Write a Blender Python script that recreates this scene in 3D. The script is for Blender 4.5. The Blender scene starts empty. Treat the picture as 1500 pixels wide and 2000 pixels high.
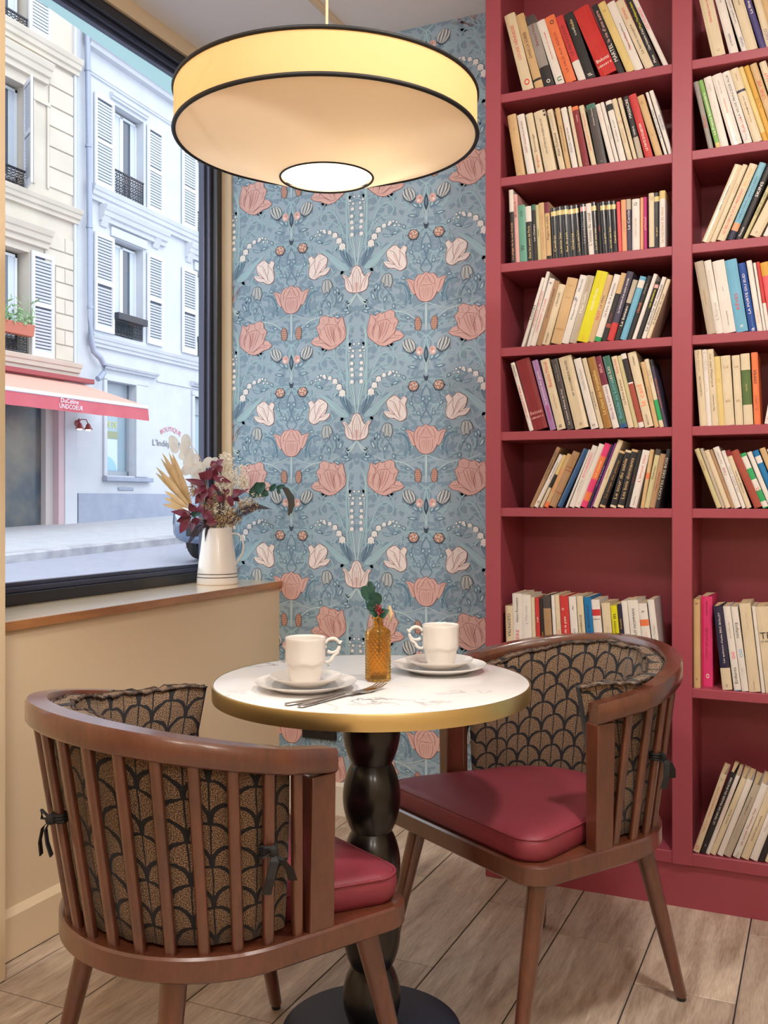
import bpy, bmesh, math, random
from mathutils import Vector, Matrix, Euler
random.seed(7)
scn = bpy.context.scene
COL = scn.collection
PI = math.pi
R = math.radians

# ------------------------------------------------------------------ camera, sky, sun, lamps, exposure
CAM_H = 1.134
YAW = R(24.4)
cam_d = bpy.data.cameras.new('camera')
cam = bpy.data.objects.new('camera', cam_d)
COL.objects.link(cam)
cam.location = (0, 0, CAM_H)
cam.rotation_euler = (R(90), 0, YAW)
cam_d.sensor_fit = 'VERTICAL'
cam_d.sensor_height = 36
cam_d.lens = 1900 * 36 / 2000
cam_d.shift_y = -25 / 2000
cam_d.clip_start = 0.05
scn.camera = cam

world = bpy.data.worlds.new('sky')
scn.world = world
world.use_nodes = True
wn = world.node_tree.nodes
wn['Background'].inputs[0].default_value = (0.88, 0.93, 1.0, 1)
wn['Background'].inputs[1].default_value = 1.75

sun_d = bpy.data.lights.new('sun', 'SUN')
sun = bpy.data.objects.new('sun', sun_d)
COL.objects.link(sun)
sun_d.energy = 0.7
sun_d.angle = R(25)
sun_d.color = (1.0, 0.97, 0.94)
sun.rotation_euler = Vector((-0.75, 0.45, -0.75)).to_track_quat('-Z', 'Y').to_euler()


def area(name, loc, aim, size, power, color):
    d = bpy.data.lights.new(name, 'AREA')
    o = bpy.data.objects.new(name, d)
    COL.objects.link(o)
    d.shape = 'DISK'
    d.size = size
    d.energy = power
    d.color = color
    o.location = loc
    o.rotation_euler = (Vector(aim) - Vector(loc)).to_track_quat('-Z', 'Y').to_euler()


WARM = (1.0, 0.86, 0.70)
NEUT = (1.0, 0.94, 0.87)
area('ceiling_lamp', (0.15, 1.45, 2.73), (0.0, 1.75, 0.0), 0.22, 22, NEUT)
area('ceiling_lamp', (-0.80, 0.55, 2.73), (-0.85, 0.9, 0.0), 0.35, 19, NEUT)
for gx, gy, gw in ((1.5, -0.9, 28), (0.4, -1.2, 18)):            # unseen fill lights added behind the viewer to brighten the ceiling and room
    gd = bpy.data.lights.new('fill_light', 'POINT')
    go = bpy.data.objects.new('fill_light', gd)
    COL.objects.link(go)
    gd.energy = gw
    gd.color = NEUT
    gd.shadow_soft_size = 0.14
    go.location = (gx, gy, 2.15)

scn.view_settings.view_transform = 'Standard'
scn.view_settings.look = 'None'
scn.view_settings.gamma = 1
scn.view_settings.use_curve_mapping = False
scn.view_settings.exposure = 0.52
scn.cycles.max_bounces = 10
scn.cycles.diffuse_bounces = 6
scn.cycles.transparent_max_bounces = 16
scn.cycles.caustics_refractive = False
scn.cycles.caustics_reflective = False


# ------------------------------------------------------------------ materials
def lin(c):
    out = []
    for v in c[:3]:
        v = v / 255
        out.append(v / 12.92 if v <= 0.04045 else ((v + 0.055) / 1.055) ** 2.4)
    return (out[0], out[1], out[2], 1)


MATS = {}


def mat(name, rgb, rough=0.5, metal=0.0, spec=0.5, bump=None, vary=None, sheen=0, coat=0, trans=0, translucent=0):
    """procedural principled material; bump=(scale, strength); vary=(scale, other rgb, amount)"""
    if name in MATS:
        return MATS[name]
    m = bpy.data.materials.new(name)
    m.use_nodes = True
    nt = m.node_tree
    b = nt.nodes['Principled BSDF']
    b.inputs['Base Color'].default_value = lin(rgb)
    b.inputs['Roughness'].default_value = rough
    b.inputs['Metallic'].default_value = metal
    b.inputs['Specular IOR Level'].default_value = spec
    if coat:
        b.inputs['Coat Weight'].default_value = coat
        b.inputs['Coat Roughness'].default_value = 0.12
    if sheen:
        b.inputs['Sheen Weight'].default_value = sheen
    if trans:
        b.inputs['Transmission Weight'].default_value = trans
    if bump or vary:
        tc = nt.nodes.new('ShaderNodeTexCoord')
    if vary:
        n = nt.nodes.new('ShaderNodeTexNoise')
        n.inputs['Scale'].default_value = vary[0]
        n.inputs['Detail'].default_value = 5
        nt.links.new(tc.outputs['Object'], n.inputs['Vector'])
        r = nt.nodes.new('ShaderNodeValToRGB')
        r.color_ramp.elements[0].position = 0.35
        r.color_ramp.elements[1].position = 0.65
        r.color_ramp.elements[0].color = lin(rgb)
        a = vary[2]
        r.color_ramp.elements[1].color = tuple(lin(rgb)[i] * (1 - a) + lin(vary[1])[i] * a for i in range(3)) + (1,)
        nt.links.new(n.outputs['Fac'], r.inputs['Fac'])
        nt.links.new(r.outputs['Color'], b.inputs['Base Color'])
    if bump:
        n2 = nt.nodes.new('ShaderNodeTexNoise')
        n2.inputs['Scale'].default_value = bump[0]
        n2.inputs['Detail'].default_value = 3
        nt.links.new(tc.outputs['Object'], n2.inputs['Vector'])
        bp = nt.nodes.new('ShaderNodeBump')
        bp.inputs['Strength'].default_value = bump[1]
        bp.inputs['Distance'].default_value = 0.002
        nt.links.new(n2.outputs['Fac'], bp.inputs['Height'])
        nt.links.new(bp.outputs['Normal'], b.inputs['Normal'])
    if translucent:
        out = nt.nodes['Material Output']
        tr = nt.nodes.new('ShaderNodeBsdfTranslucent')
        tr.inputs['Color'].default_value = lin(rgb)
        mx = nt.nodes.new('ShaderNodeMixShader')
        mx.inputs[0].default_value = translucent
        nt.links.new(b.outputs[0], mx.inputs[1])
        nt.links.new(tr.outputs[0], mx.inputs[2])
        nt.links.new(mx.outputs[0], out.inputs['Surface'])
    MATS[name] = m
    return m


def wood_mat(name, dark, light, scale=(1, 1, 1), rough=0.4, rings=3.0, coat=0.0, random_tint=0.0, fine=60, contrast=1.0):
    """grain stretched along one axis by the scale vector; optional tint per object"""
    m = bpy.data.materials.new(name)
    m.use_nodes = True
    nt = m.node_tree
    N = nt.nodes.new
    L = nt.links.new
    b = nt.nodes['Principled BSDF']
    b.inputs['Roughness'].default_value = rough
    if coat:
        b.inputs['Coat Weight'].default_value = coat
        b.inputs['Coat Roughness'].default_value = 0.2
        b.inputs['Coat IOR'].default_value = 1.6
    tc = N('ShaderNodeTexCoord')
    mp = N('ShaderNodeMapping')
    mp.inputs['Scale'].default_value = scale
    L(tc.outputs['Object'], mp.inputs['Vector'])
    oi = N('ShaderNodeObjectInfo')
    cx = N('ShaderNodeVectorMath')
    cx.operation = 'SCALE'
    cx.inputs[0].default_value = (37, 91, 53)
    L(oi.outputs['Random'], cx.inputs['Scale'])
    ad = N('ShaderNodeVectorMath')
    L(mp.outputs[0], ad.inputs[0])
    L(cx.outputs[0], ad.inputs[1])
    n1 = N('ShaderNodeTexNoise')
    n1.inputs['Scale'].default_value = rings
    n1.inputs['Detail'].default_value = 6
    n1.inputs['Distortion'].default_value = 0.8
    L(ad.outputs[0], n1.inputs['Vector'])
    n2 = N('ShaderNodeTexNoise')
    n2.inputs['Scale'].default_value = fine
    n2.inputs['Detail'].default_value = 3
    L(ad.outputs[0], n2.inputs['Vector'])
    mx = N('ShaderNodeMix')
    mx.data_type = 'FLOAT'
    mx.inputs[0].default_value = 0.35
    L(n1.outputs['Fac'], mx.inputs[2])
    L(n2.outputs['Fac'], mx.inputs[3])
    r = N('ShaderNodeValToRGB')
    r.color_ramp.elements[0].position = 0.5 - 0.17 / contrast
    r.color_ramp.elements[1].position = 0.5 + 0.17 / contrast
    r.color_ramp.elements[0].color = lin(dark)
    r.color_ramp.elements[1].color = lin(light)
    L(mx.outputs[0], r.inputs['Fac'])
    last = r.outputs['Color']
    if random_tint:
        hs = N('ShaderNodeHueSaturation')
        mr = N('ShaderNodeMapRange')
        mr.inputs['To Min'].default_value = 1 - random_tint
        mr.inputs['To Max'].default_value = 1 + random_tint * 0.6
        L(oi.outputs['Random'], mr.inputs['Value'])
        L(mr.outputs[0], hs.inputs['Value'])
        L(last, hs.inputs['Color'])
        last = hs.outputs['Color']
    L(last, b.inputs['Base Color'])
    bp = N('ShaderNodeBump')
    bp.inputs['Strength'].default_value = 0.12
    bp.inputs['Distance'].default_value = 0.001
    L(mx.outputs[0], bp.inputs['Height'])
    L(bp.outputs['Normal'], b.inputs['Normal'])
    MATS[name] = m
    return m


# ------------------------------------------------------------------ mesh builder
class MB:
    def __init__(s):
        s.v = []
        s.f = []
        s.m = []
        s.uv = {}

    def add(s, verts, faces, mi=0):
        o = len(s.v)
        s.v += [tuple(p) for p in verts]
        s.f += [tuple(i + o for i in f) for f in faces]
        s.m += [mi] * len(faces)
        return o

    def box(s, x0, x1, y0, y1, z0, z1, mi=0, c=0.0):
        if c <= 0:
            s.add([(x0, y0, z0), (x1, y0, z0), (x1, y1, z0), (x0, y1, z0), (x0, y0, z1), (x1, y0, z1), (x1, y1, z1), (x0, y1, z1)],
                  [(3, 2, 1, 0), (4, 5, 6, 7), (0, 1, 5, 4), (1, 2, 6, 5), (2, 3, 7, 6), (3, 0, 4, 7)], mi)
            return
        bm = bmesh.new()
        bmesh.ops.create_cube(bm, size=1)
        for q in bm.verts:
            q.co = ((x0 + x1) / 2 + q.co.x * (x1 - x0), (y0 + y1) / 2 + q.co.y * (y1 - y0), (z0 + z1) / 2 + q.co.z * (z1 - z0))
        bmesh.ops.bevel(bm, geom=bm.edges[:], offset=c, segments=1, affect='EDGES')
        bm.verts.index_update()
        s.add([q.co[:] for q in bm.verts], [[q.index for q in f.verts] for f in bm.faces], mi)
        bm.free()

    def loops(s, L, mi=0, closed=True, cap0=False, cap1=False):
        """skin consecutive loops of equal length"""
        n = len(L[0])
        o = len(s.v)
        for lp in L:
            s.v += [tuple(p) for p in lp]
        k = n if closed else n - 1
        for i in range(len(L) - 1):
            for j in range(k):
                a = o + i * n + j
                b = o + i * n + (j + 1) % n
                s.f.append((a, b, b + n, a + n))
                s.m.append(mi)
        if cap0:
            s.f.append(tuple(o + j for j in reversed(range(n))))
            s.m.append(mi)
        if cap1:
            e = o + (len(L) - 1) * n
            s.f.append(tuple(e + j for j in range(n)))
            s.m.append(mi)
        return o

    def lathe(s, prof, n=32, mi=0, c=(0, 0, 0), cap=True):
        L = []
        for r, z in prof:
            L.append([(c[0] + r * math.cos(2 * PI * j / n), c[1] + r * math.sin(2 * PI * j / n), c[2] + z) for j in range(n)])
        s.loops(L, mi, True, cap, cap)

    def tube(s, pts, rad, n=8, mi=0, closed=False, flat=None):
        """tube along a polyline; rad a number or a list; flat=(ax) squashes one axis"""
        pts = [Vector(p) for p in pts]
        L = []
        up = Vector((0, 0, 1))
        for i, p in enumerate(pts):
            if closed:
                t = pts[(i + 1) % len(pts)] - pts[i - 1]
            else:
                t = pts[min(i + 1, len(pts) - 1)] - pts[max(i - 1, 0)]
            t.normalize()
            a = t.cross(up)
            if a.length < 0.05:
                a = t.cross(Vector((1, 0, 0)))
            a.normalize()
            b = a.cross(t).normalized()
            r = rad[i] if isinstance(rad, (list, tuple)) else rad
            r2 = r * flat if flat else r
            L.append([p + a * (r * math.cos(2 * PI * j / n)) + b * (r2 * math.sin(2 * PI * j / n)) for j in range(n)])
        if closed:
            L.append(L[0])
            s.loops(L, mi)
        else:
            s.loops(L, mi, True, True, True)

    def bar(s, p0, p1, w, d, mi=0, ref=(0, 0, 1)):
        """rectangular bar from p0 to p1, w across, d along the reference-perpendicular"""
        p0 = Vector(p0)
        p1 = Vector(p1)
        t = (p1 - p0).normalized()
        a = t.cross(Vector(ref))
        if a.length < 1e-3:
            a = t.cross(Vector((1, 0, 0)))
        a.normalize()
        b = a.cross(t).normalized()
        q = [(-w / 2, -d / 2), (w / 2, -d / 2), (w / 2, d / 2), (-w / 2, d / 2)]
        s.loops([[p + a * x + b * y for x, y in q] for p in (p0, p1)], mi, True, True, True)

    def leaf(s, base, tip, width, normal=(0, -1, 0), curve=0.1, fold=0.15, n=6, mi=0, shape=0.45):
        base = Vector(base)
        tip = Vector(tip)
        d = tip - base
        ln = d.length
        t = d.normalized()
        nn = Vector(normal)
        nn = (nn - t * nn.dot(t))
        if nn.length < 1e-4:
            nn = t.orthogonal()
        nn.normalize()
        sd = t.cross(nn)
        V = []
        for i in range(n + 1):
            u = i / n
            w = width / 2 * (math.sin(PI * u ** (0.7 if shape < 0.5 else 1.3)) ** 0.9) if 0 < u < 1 else 0.0004
            c = base + d * u + nn * (curve * ln * math.sin(PI * u))
            V += [c - sd * w + nn * (fold * w), c, c + sd * w + nn * (fold * w)]
        F = []
        for i in range(n):
            for j in (0, 1):
                a = i * 3 + j
                F.append((a, a + 1, a + 4, a + 3))
        s.add(V, F, mi)

    def mesh(s, name, mats=(), smooth=False, angle=35, fix=False, uv=None):
        me = bpy.data.meshes.new(name)
        me.from_pydata(s.v, [], s.f)
        for m in mats:
            me.materials.append(m)
        if len(mats) > 1:
            me.polygons.foreach_set('material_index', s.m)
        if uv:
            ul = me.uv_layers.new(name='UVMap')
            for lp in me.loops:
                ul.data[lp.index].uv = uv[lp.vertex_index]
        if fix:
            bm = bmesh.new()
            bm.from_mesh(me)
            bmesh.ops.recalc_face_normals(bm, faces=bm.faces)
            bm.to_mesh(me)
            bm.free()
        if smooth:
            me.polygons.foreach_set('use_smooth', [True] * len(me.polygons))
            me.update()
            me.set_sharp_from_angle(angle=R(angle))
        me.update()
        return me

    def obj(s, name, mats, parent=None, smooth=False, angle=35, fix=True, uv=None, loc=None):
        if not isinstance(mats, (list, tuple)):
            mats = [mats]
        return link(name, s.mesh(name, mats, smooth, angle, fix, uv), parent, loc)


def link(name, data, parent=None, loc=None):
    o = bpy.data.objects.new(name, data)
    COL.objects.link(o)
    if parent:
        o.parent = parent
    if loc:
        o.location = loc
    return o


def tag(o, label=None, cat=None, group=None, kind=None):
    if label:
        o['label'] = label
    if cat:
        o['category'] = cat
    if group:
        o['group'] = group
    if kind:
        o['kind'] = kind
    return o


def thing(name, label, cat, loc=(0, 0, 0), rz=0, group=None):
    o = bpy.data.objects.new(name, None)
    o.empty_display_size = 0.05
    COL.objects.link(o)
    o.location = loc
    o.rotation_euler = (0, 0, rz)
    return tag(o, label, cat, group)


def struct(o):
    o['kind'] = 'structure'
    return o


TEXTS = []


def text(name, body, mt, parent, mtx, size, fit=None, align='CENTER', arc=None):
    """lettering: a flat mesh made from a text curve; finished in one go by finish_texts"""
    c = bpy.data.curves.new(name, 'FONT')
    c.body = body
    c.size = size
    c.align_x = align
    c.align_y = 'CENTER'
    c.resolution_u = 2
    o = bpy.data.objects.new(name, c)
    COL.objects.link(o)
    TEXTS.append((o, name, mt, parent, mtx, fit, arc))


def finish_texts():
    bpy.context.view_layer.update()
    dg = bpy.context.evaluated_depsgraph_get()
    done = []
    for o, name, mt, parent, mtx, fit, arc in TEXTS:
        me = bpy.data.meshes.new_from_object(o.evaluated_get(dg))
        done.append(me)
    for me, (o, name, mt, parent, mtx, fit, arc) in zip(done, TEXTS):
        if len(me.vertices):
            if fit:
                xs = [v.co.x for v in me.vertices]
                w = max(xs) - min(xs)
                ys = [v.co.y for v in me.vertices]
                h = max(ys) - min(ys)
                k = min(fit[0] / max(w, 1e-6), fit[2] if len(fit) > 2 else 9)
                ky = fit[1] / max(h, 1e-6) if len(fit) > 2 else min(k, fit[1] / max(h, 1e-6))
                if len(fit) == 2:
                    k = min(k, ky * 1.5)
                for v in me.vertices:
                    v.co.x *= k
                    v.co.y *= ky
            if arc:
                for v in me.vertices:
                    a = v.co.x / arc
                    r = arc + v.co.y
                    v.co.x = r * math.sin(a)
                    v.co.y = r * math.cos(a) - arc
            me.materials.clear()
            me.materials.append(mt)
            n = bpy.data.objects.new(name, me)
            COL.objects.link(n)
            n.parent = parent
            n.matrix_local = mtx
        cu = o.data
        bpy.data.objects.remove(o)
        bpy.data.curves.remove(cu)


# ------------------------------------------------------------------ the room
CEIL = 2.77
YB = 3.12          # papered back wall
XW = -1.84         # cream wall under the window
M_cream = mat('cream_paint', (222, 202, 170), 0.55, bump=(300, 0.05))
M_ceil = mat('ceiling_paint', (236, 234, 232), 0.7)
M_white = mat('white_paint', (232, 228, 220), 0.45)
M_grout = mat('grout', (52, 50, 54), 0.8)
M_plank = wood_mat('wood_tile', (142, 120, 103), (218, 200, 180), (14, 1.6, 1), 0.36, 2.2, random_tint=0.12, fine=16, contrast=0.8)
M_oak = wood_mat('oak', (150, 98, 54), (186, 132, 80), (9, 1.2, 9), 0.3, 3, coat=1.0, fine=25)
M_black_al = mat('black_aluminium', (30, 30, 36), 0.3, 0.0, 0.6)
M_sheen_al = mat('sheen_aluminium', (70, 76, 100), 0.3, 0.2, 0.6)  # black sash metal, its blue-grey reflection painted into the colour
M_paper = mat('wallpaper_ground', (160, 184, 202), 0.6)

b = MB()
b.box(-2.2, 2.7, -2.7, YB + 0.1, -0.12, -0.003)
floor = struct(b.obj('floor', M_grout))
edges = [-1.823, -1.76, -1.535, -1.315, -1.09, -0.865, -0.637, -0.409, -0.182]
while edges[-1] < 2.6:
    edges.append(edges[-1] + 0.2265)
joint = {1: 1.68, 2: 2.10, 3: 2.718, 4: 2.197, 5: 2.62, 6: 2.50, 7: 2.317, 8: 2.70}
plank_cache = {}
for i in range(len(edges) - 1):
    x0, x1 = edges[i] + 0.0017, edges[i + 1] - 0.0017
    j0 = joint.get(i, 1.9 + (i * 0.37) % 0.9) if i else 9
    ys = [j0 + 0.9 * k for k in range(-6, 4)]
    ys = sorted([y for y in ys if -2.6 < y < YB] + [-2.6, YB])
    for a, c in zip(ys, ys[1:]):
        if c - a < 0.02:
            continue
        key = (round(x1 - x0, 3), round(c - a, 3))
        if key not in plank_cache:
            b = MB()
            b.box(-(x1 - x0) / 2, (x1 - x0) / 2, -(c - a) / 2 + 0.0015, (c - a) / 2 - 0.0015, -0.003, 0, c=0.0008)
            plank_cache[key] = b.mesh('plank', [M_plank])
        link('plank', plank_cache[key], floor, ((x0 + x1) / 2, (a + c) / 2, 0))

b = MB()
b.box(-2.3, 2.8, -2.8, YB + 0.1, CEIL, CEIL + 0.15)
struct(b.obj('ceiling', M_ceil))
b = MB()
b.box(-1.535, -1.512, -2.6, YB, CEIL - 0.014, CEIL, c=0.003)
struct(b.obj('trim_1', M_cream))
b = MB()
b.box(-2.15, 2.8, YB, YB + 0.12, -0.1, CEIL + 0.1)
wall_back = struct(b.obj('wall_back', M_paper))
b = MB()
b.box(2.6, 2.75, -2.7, YB, -0.1, CEIL)
struct(b.obj('wall_right', M_cream))
b = MB()
b.box(-2.3, 2.7, -2.75, -2.6, -0.1, CEIL)
struct(b.obj('wall_front', M_cream))
b = MB()
b.box(-2.2, XW, -2.6, YB - 0.001, -0.1, 0.81)
b.box(-2.2, -1.85, -2.6, 1.0, 0.81, CEIL)
b.box(-2.2, -2.075, 0.9, YB - 0.001, 2.717, CEIL)
struct(b.obj('wall_left', M_cream))
b = MB()
b.box(-2.19, -1.757, 1.15, 1.72, 0, CEIL - 0.001, c=0.004)
struct(b.obj('trim_2', M_cream))                      # the pilaster at the left of the picture
b = MB()
b.box(-2.1, -2.045, YB - 0.012, YB - 0.0005, 0.832, CEIL, c=0.002)
struct(b.obj('trim_3', M_cream))
b = MB()
bx = [(XW, 0.0), (-1.824, 0.0), (-1.824, 0.106), (XW, 0.122)]
b.loops([[(x, y, z) for x, z in bx] for y in (1.72, YB - 0.001)], 0, True, True, True)
struct(b.obj('baseboard_left', M_cream))
b = MB()
bx = [(YB, 0.0), (YB - 0.014, 0.0), (YB - 0.014, 0.105), (YB, 0.117)]
b.loops([[(x, y, z) for y, z in bx] for x in (-1.823, -0.935)], 0, True, True, True)
struct(b.obj('baseboard_back', M_white))
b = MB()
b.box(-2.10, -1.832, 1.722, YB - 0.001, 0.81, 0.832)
M_oak_glare = wood_mat('glare_oak', (222, 192, 156), (240, 218, 186), (9, 1.2, 9), 0.3, 3, coat=1.0, fine=25)  # sill oak with the daylight glare painted in as a paler colour
sill = struct(b.obj('trim_4', M_oak_glare))
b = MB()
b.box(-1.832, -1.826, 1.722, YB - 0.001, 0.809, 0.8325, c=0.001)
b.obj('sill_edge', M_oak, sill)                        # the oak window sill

# window: black frame, recessed sash, one pane
b = MB()
GX = -2.14
y0, y1, z0, z1 = 1.0, 3.108, 0.832, 2.717
w = 0.062


def ring(bm, x0, x1, ya, yb, za, zb, w, mi=0):
    bm.box(x0, x1, ya, yb, za, za + w, mi, 0.0015)
    bm.box(x0, x1, ya, yb, zb - w, zb, mi, 0.0015)
    bm.box(x0, x1, ya, ya + w, za + w, zb - w, mi, 0.0015)
    bm.box(x0, x1, yb - w, yb, za + w, zb - w, mi, 0.0015)


ring(b, -2.152, -2.085, y0, y1, z0, z1, 0.034)
win = struct(b.obj('window_1', M_black_al))
b = MB()
ring(b, -2.150, -2.108, y0 + 0.034, y1 - 0.034, z0 + 0.034, z1 - 0.034, 0.016)
ring(b, -2.149, -2.124, y0 + 0.050, y1 - 0.050, z0 + 0.050, z1 - 0.050, 0.012)
b.obj('sash', M_sheen_al, win)
M_pane = bpy.data.materials.new('window_glass')
M_pane.use_nodes = True
nt = M_pane.node_tree
nt.nodes.clear()
out = nt.nodes.new('ShaderNodeOutputMaterial')
tr = nt.nodes.new('ShaderNodeBsdfTransparent')
tr.inputs[0].default_value = (0.96, 0.98, 0.98, 1)
gl = nt.nodes.new('ShaderNodeBsdfGlossy')
gl.inputs['Roughness'].default_value = 0.02
lw = nt.nodes.new('ShaderNodeLayerWeight')
lw.inputs['Blend'].default_value = 0.5
pw = nt.nodes.new('ShaderNodeMath')
pw.operation = 'POWER'
pw.inputs[1].default_value = 4
nt.links.new(lw.outputs['Facing'], pw.inputs[0])
fr = nt.nodes.new('ShaderNodeMath')
fr.operation = 'MULTIPLY_ADD'
fr.inputs[1].default_value = 0.5
fr.inputs[2].default_value = 0.02
nt.links.new(pw.outputs[0], fr.inputs[0])
mx = nt.nodes.new('ShaderNodeMixShader')
nt.links.new(fr.outputs[0], mx.inputs[0])
nt.links.new(tr.outputs[0], mx.inputs[1])
nt.links.new(gl.outputs[0], mx.inputs[2])
nt.links.new(mx.outputs[0], out.inputs[0])
b = MB()
b.box(GX - 0.004, GX, y0 + 0.055, y1 - 0.055, z0 + 0.055, z1 - 0.055)
b.obj('pane', M_pane, win)

# ------------------------------------------------------------------ printed wallpaper: one repeat drawn as flat print, then repeated
# drawing units: 1 unit = KX metres across, KZ metres up; mirror axis at x = 690
KX, KZ = 0.267 / 630, 0.526 / 1405
PCOL = [('wp_leaf_dark', (132, 160, 182)), ('wp_leaf_mid', (104, 138, 164)), ('wp_pale', (186, 212, 220)), ('wp_pink', (224, 184, 178)),
        ('wp_pink_line', (150, 86, 82)), ('wp_blush', (242, 232, 230)), ('wp_brown', (200, 160, 142)), ('wp_navy', (56, 70, 90)),
        ('wp_white', (238, 238, 238)), ('wp_pink_deep', (206, 154, 150)), ('wp_leaf_light', (160, 196, 208)), ('wp_grey', (176, 186, 190))]
PM = [mat(n, c, 0.6) for n, c in PCOL]
DK, MD, PALE, PINK, LINE, BLUSH, BRN, NAVY, WHT, DEEP, LITE, GRY = range(12)
REP = []           # (points, colour, layer)


def P(pts, c, layer, mirror=True):
    REP.append((pts, c, layer))
    if mirror:
        REP.append(([(1380 - x, y) for x, y in reversed(pts)], c, layer))


def smooth(pts, n=4, closed=False):
    out = []
    N = len(pts)
    rng = range(N) if closed else range(N - 1)
    for i in rng:
        p0 = pts[(i - 1) % N] if closed or i > 0 else pts[i]
        p1 = pts[i]
        p2 = pts[(i + 1) % N]
        p3 = pts[(i + 2) % N] if closed or i + 2 < N else p2
        for k in range(n):
            t = k / n
            out.append(tuple(0.5 * (2 * p1[a] + (p2[a] - p0[a]) * t + (2 * p0[a] - 5 * p1[a] + 4 * p2[a] - p3[a]) * t * t
                                    + (3 * p1[a] - p0[a] - 3 * p2[a] + p3[a]) * t ** 3) for a in (0, 1)))
    if not closed:
        out.append(pts[-1])
    return out


def S(pts, w, c, layer, mirror=True, n=4, taper=True):
    """ribbon stroke; drawn as quads"""
    q = smooth(pts, n) if len(pts) > 2 else pts
    A, B2 = [], []
    for i, p in enumerate(q):
        a = q[max(i - 1, 0)]
        d = q[min(i + 1, len(q) - 1)]
        tx, ty = d[0] - a[0], d[1] - a[1]
        ln = math.hypot(tx, ty) or 1
        ww = w / 2
        if taper:
            ww *= 0.35 + 0.65 * math.sin(PI * min(1, 0.12 + 0.88 * i / (len(q) - 1)))
        A.append((p[0] - ty / ln * ww, p[1] + tx / ln * ww))
        B2.append((p[0] + ty / ln * ww, p[1] - tx / ln * ww))
    for i in range(len(q) - 1):
        P([A[i], B2[i], B2[i + 1], A[i + 1]], c, layer, mirror)


def E_(x, y, rx, ry, c, layer, rot=0, n=10, mirror=True):
    ca, sa = math.cos(rot), math.sin(rot)
    P([(x + rx * math.cos(2 * PI * k / n) * ca - ry * math.sin(2 * PI * k / n) * sa,
        y + rx * math.cos(2 * PI * k / n) * sa + ry * math.sin(2 * PI * k / n) * ca) for k in range(n)], c, layer, mirror)


def LF(x, y, L, w, rot, c, layer, vein=None, mirror=True):
    """small pointed leaf, base at x, y"""
    pts = []
    for k in range(9):
        u = k / 8
        pts.append((u * L, w / 2 * math.sin(PI * u) ** 0.8))
    pts += [(u[0], -u[1]) for u in reversed(pts[1:-1])]
    ca, sa = math.cos(rot), math.sin(rot)
    tf = lambda q: (x + q[0] * ca - q[1] * sa, y + q[0] * sa + q[1] * ca)
    P([tf(q) for q in pts], c, layer, mirror)
    if vein is not None:
        inner = [(L * 0.25 + q[0] * 0.55, q[1] * 0.45) for q in pts]
        P([tf(q) for q in inner], vein, layer + 1, mirror)


def outline(pts, c, lw, lc, layer, mirror=True):
    """filled shape with a darker rim: the rim is the same shape grown by lw"""
    cx = sum(p[0] for p in pts) / len(pts)
    cy = sum(p[1] for p in pts) / len(pts)
    g = []
    for x, y in pts:
        d = math.hypot(x - cx, y - cy) or 1
        g.append((x + (x - cx) / d * lw, y + (y - cy) / d * lw))
    P(g, lc, layer, mirror)
    P(pts, c, layer + 1, mirror)


rw = random.Random(3)
TOP = 370           # the repeat runs from y = 370 to y = 1775 and joins onto itself
# ground: many small soft leaves, then pale curls
for k in range(330):
    x, y = rw.uniform(40, 690), rw.uniform(TOP, TOP + 1405)
    LF(x, y, rw.uniform(52, 92), rw.uniform(26, 42), rw.uniform(0, 2 * PI), DK, 0)
for k in range(60):
    x, y = rw.uniform(70, 660), rw.uniform(TOP, TOP + 1405)
    a = rw.uniform(0, 2 * PI)
    r0 = rw.uniform(50, 110)
    S([(x + r0 * (1 - u * 0.5) * math.cos(a + 3.2 * u), y + r0 * (1 - u * 0.5) * math.sin(a + 3.2 * u)) for u in (0, .25, .5, .75, 1)], 12, LITE, 1, n=2)
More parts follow.
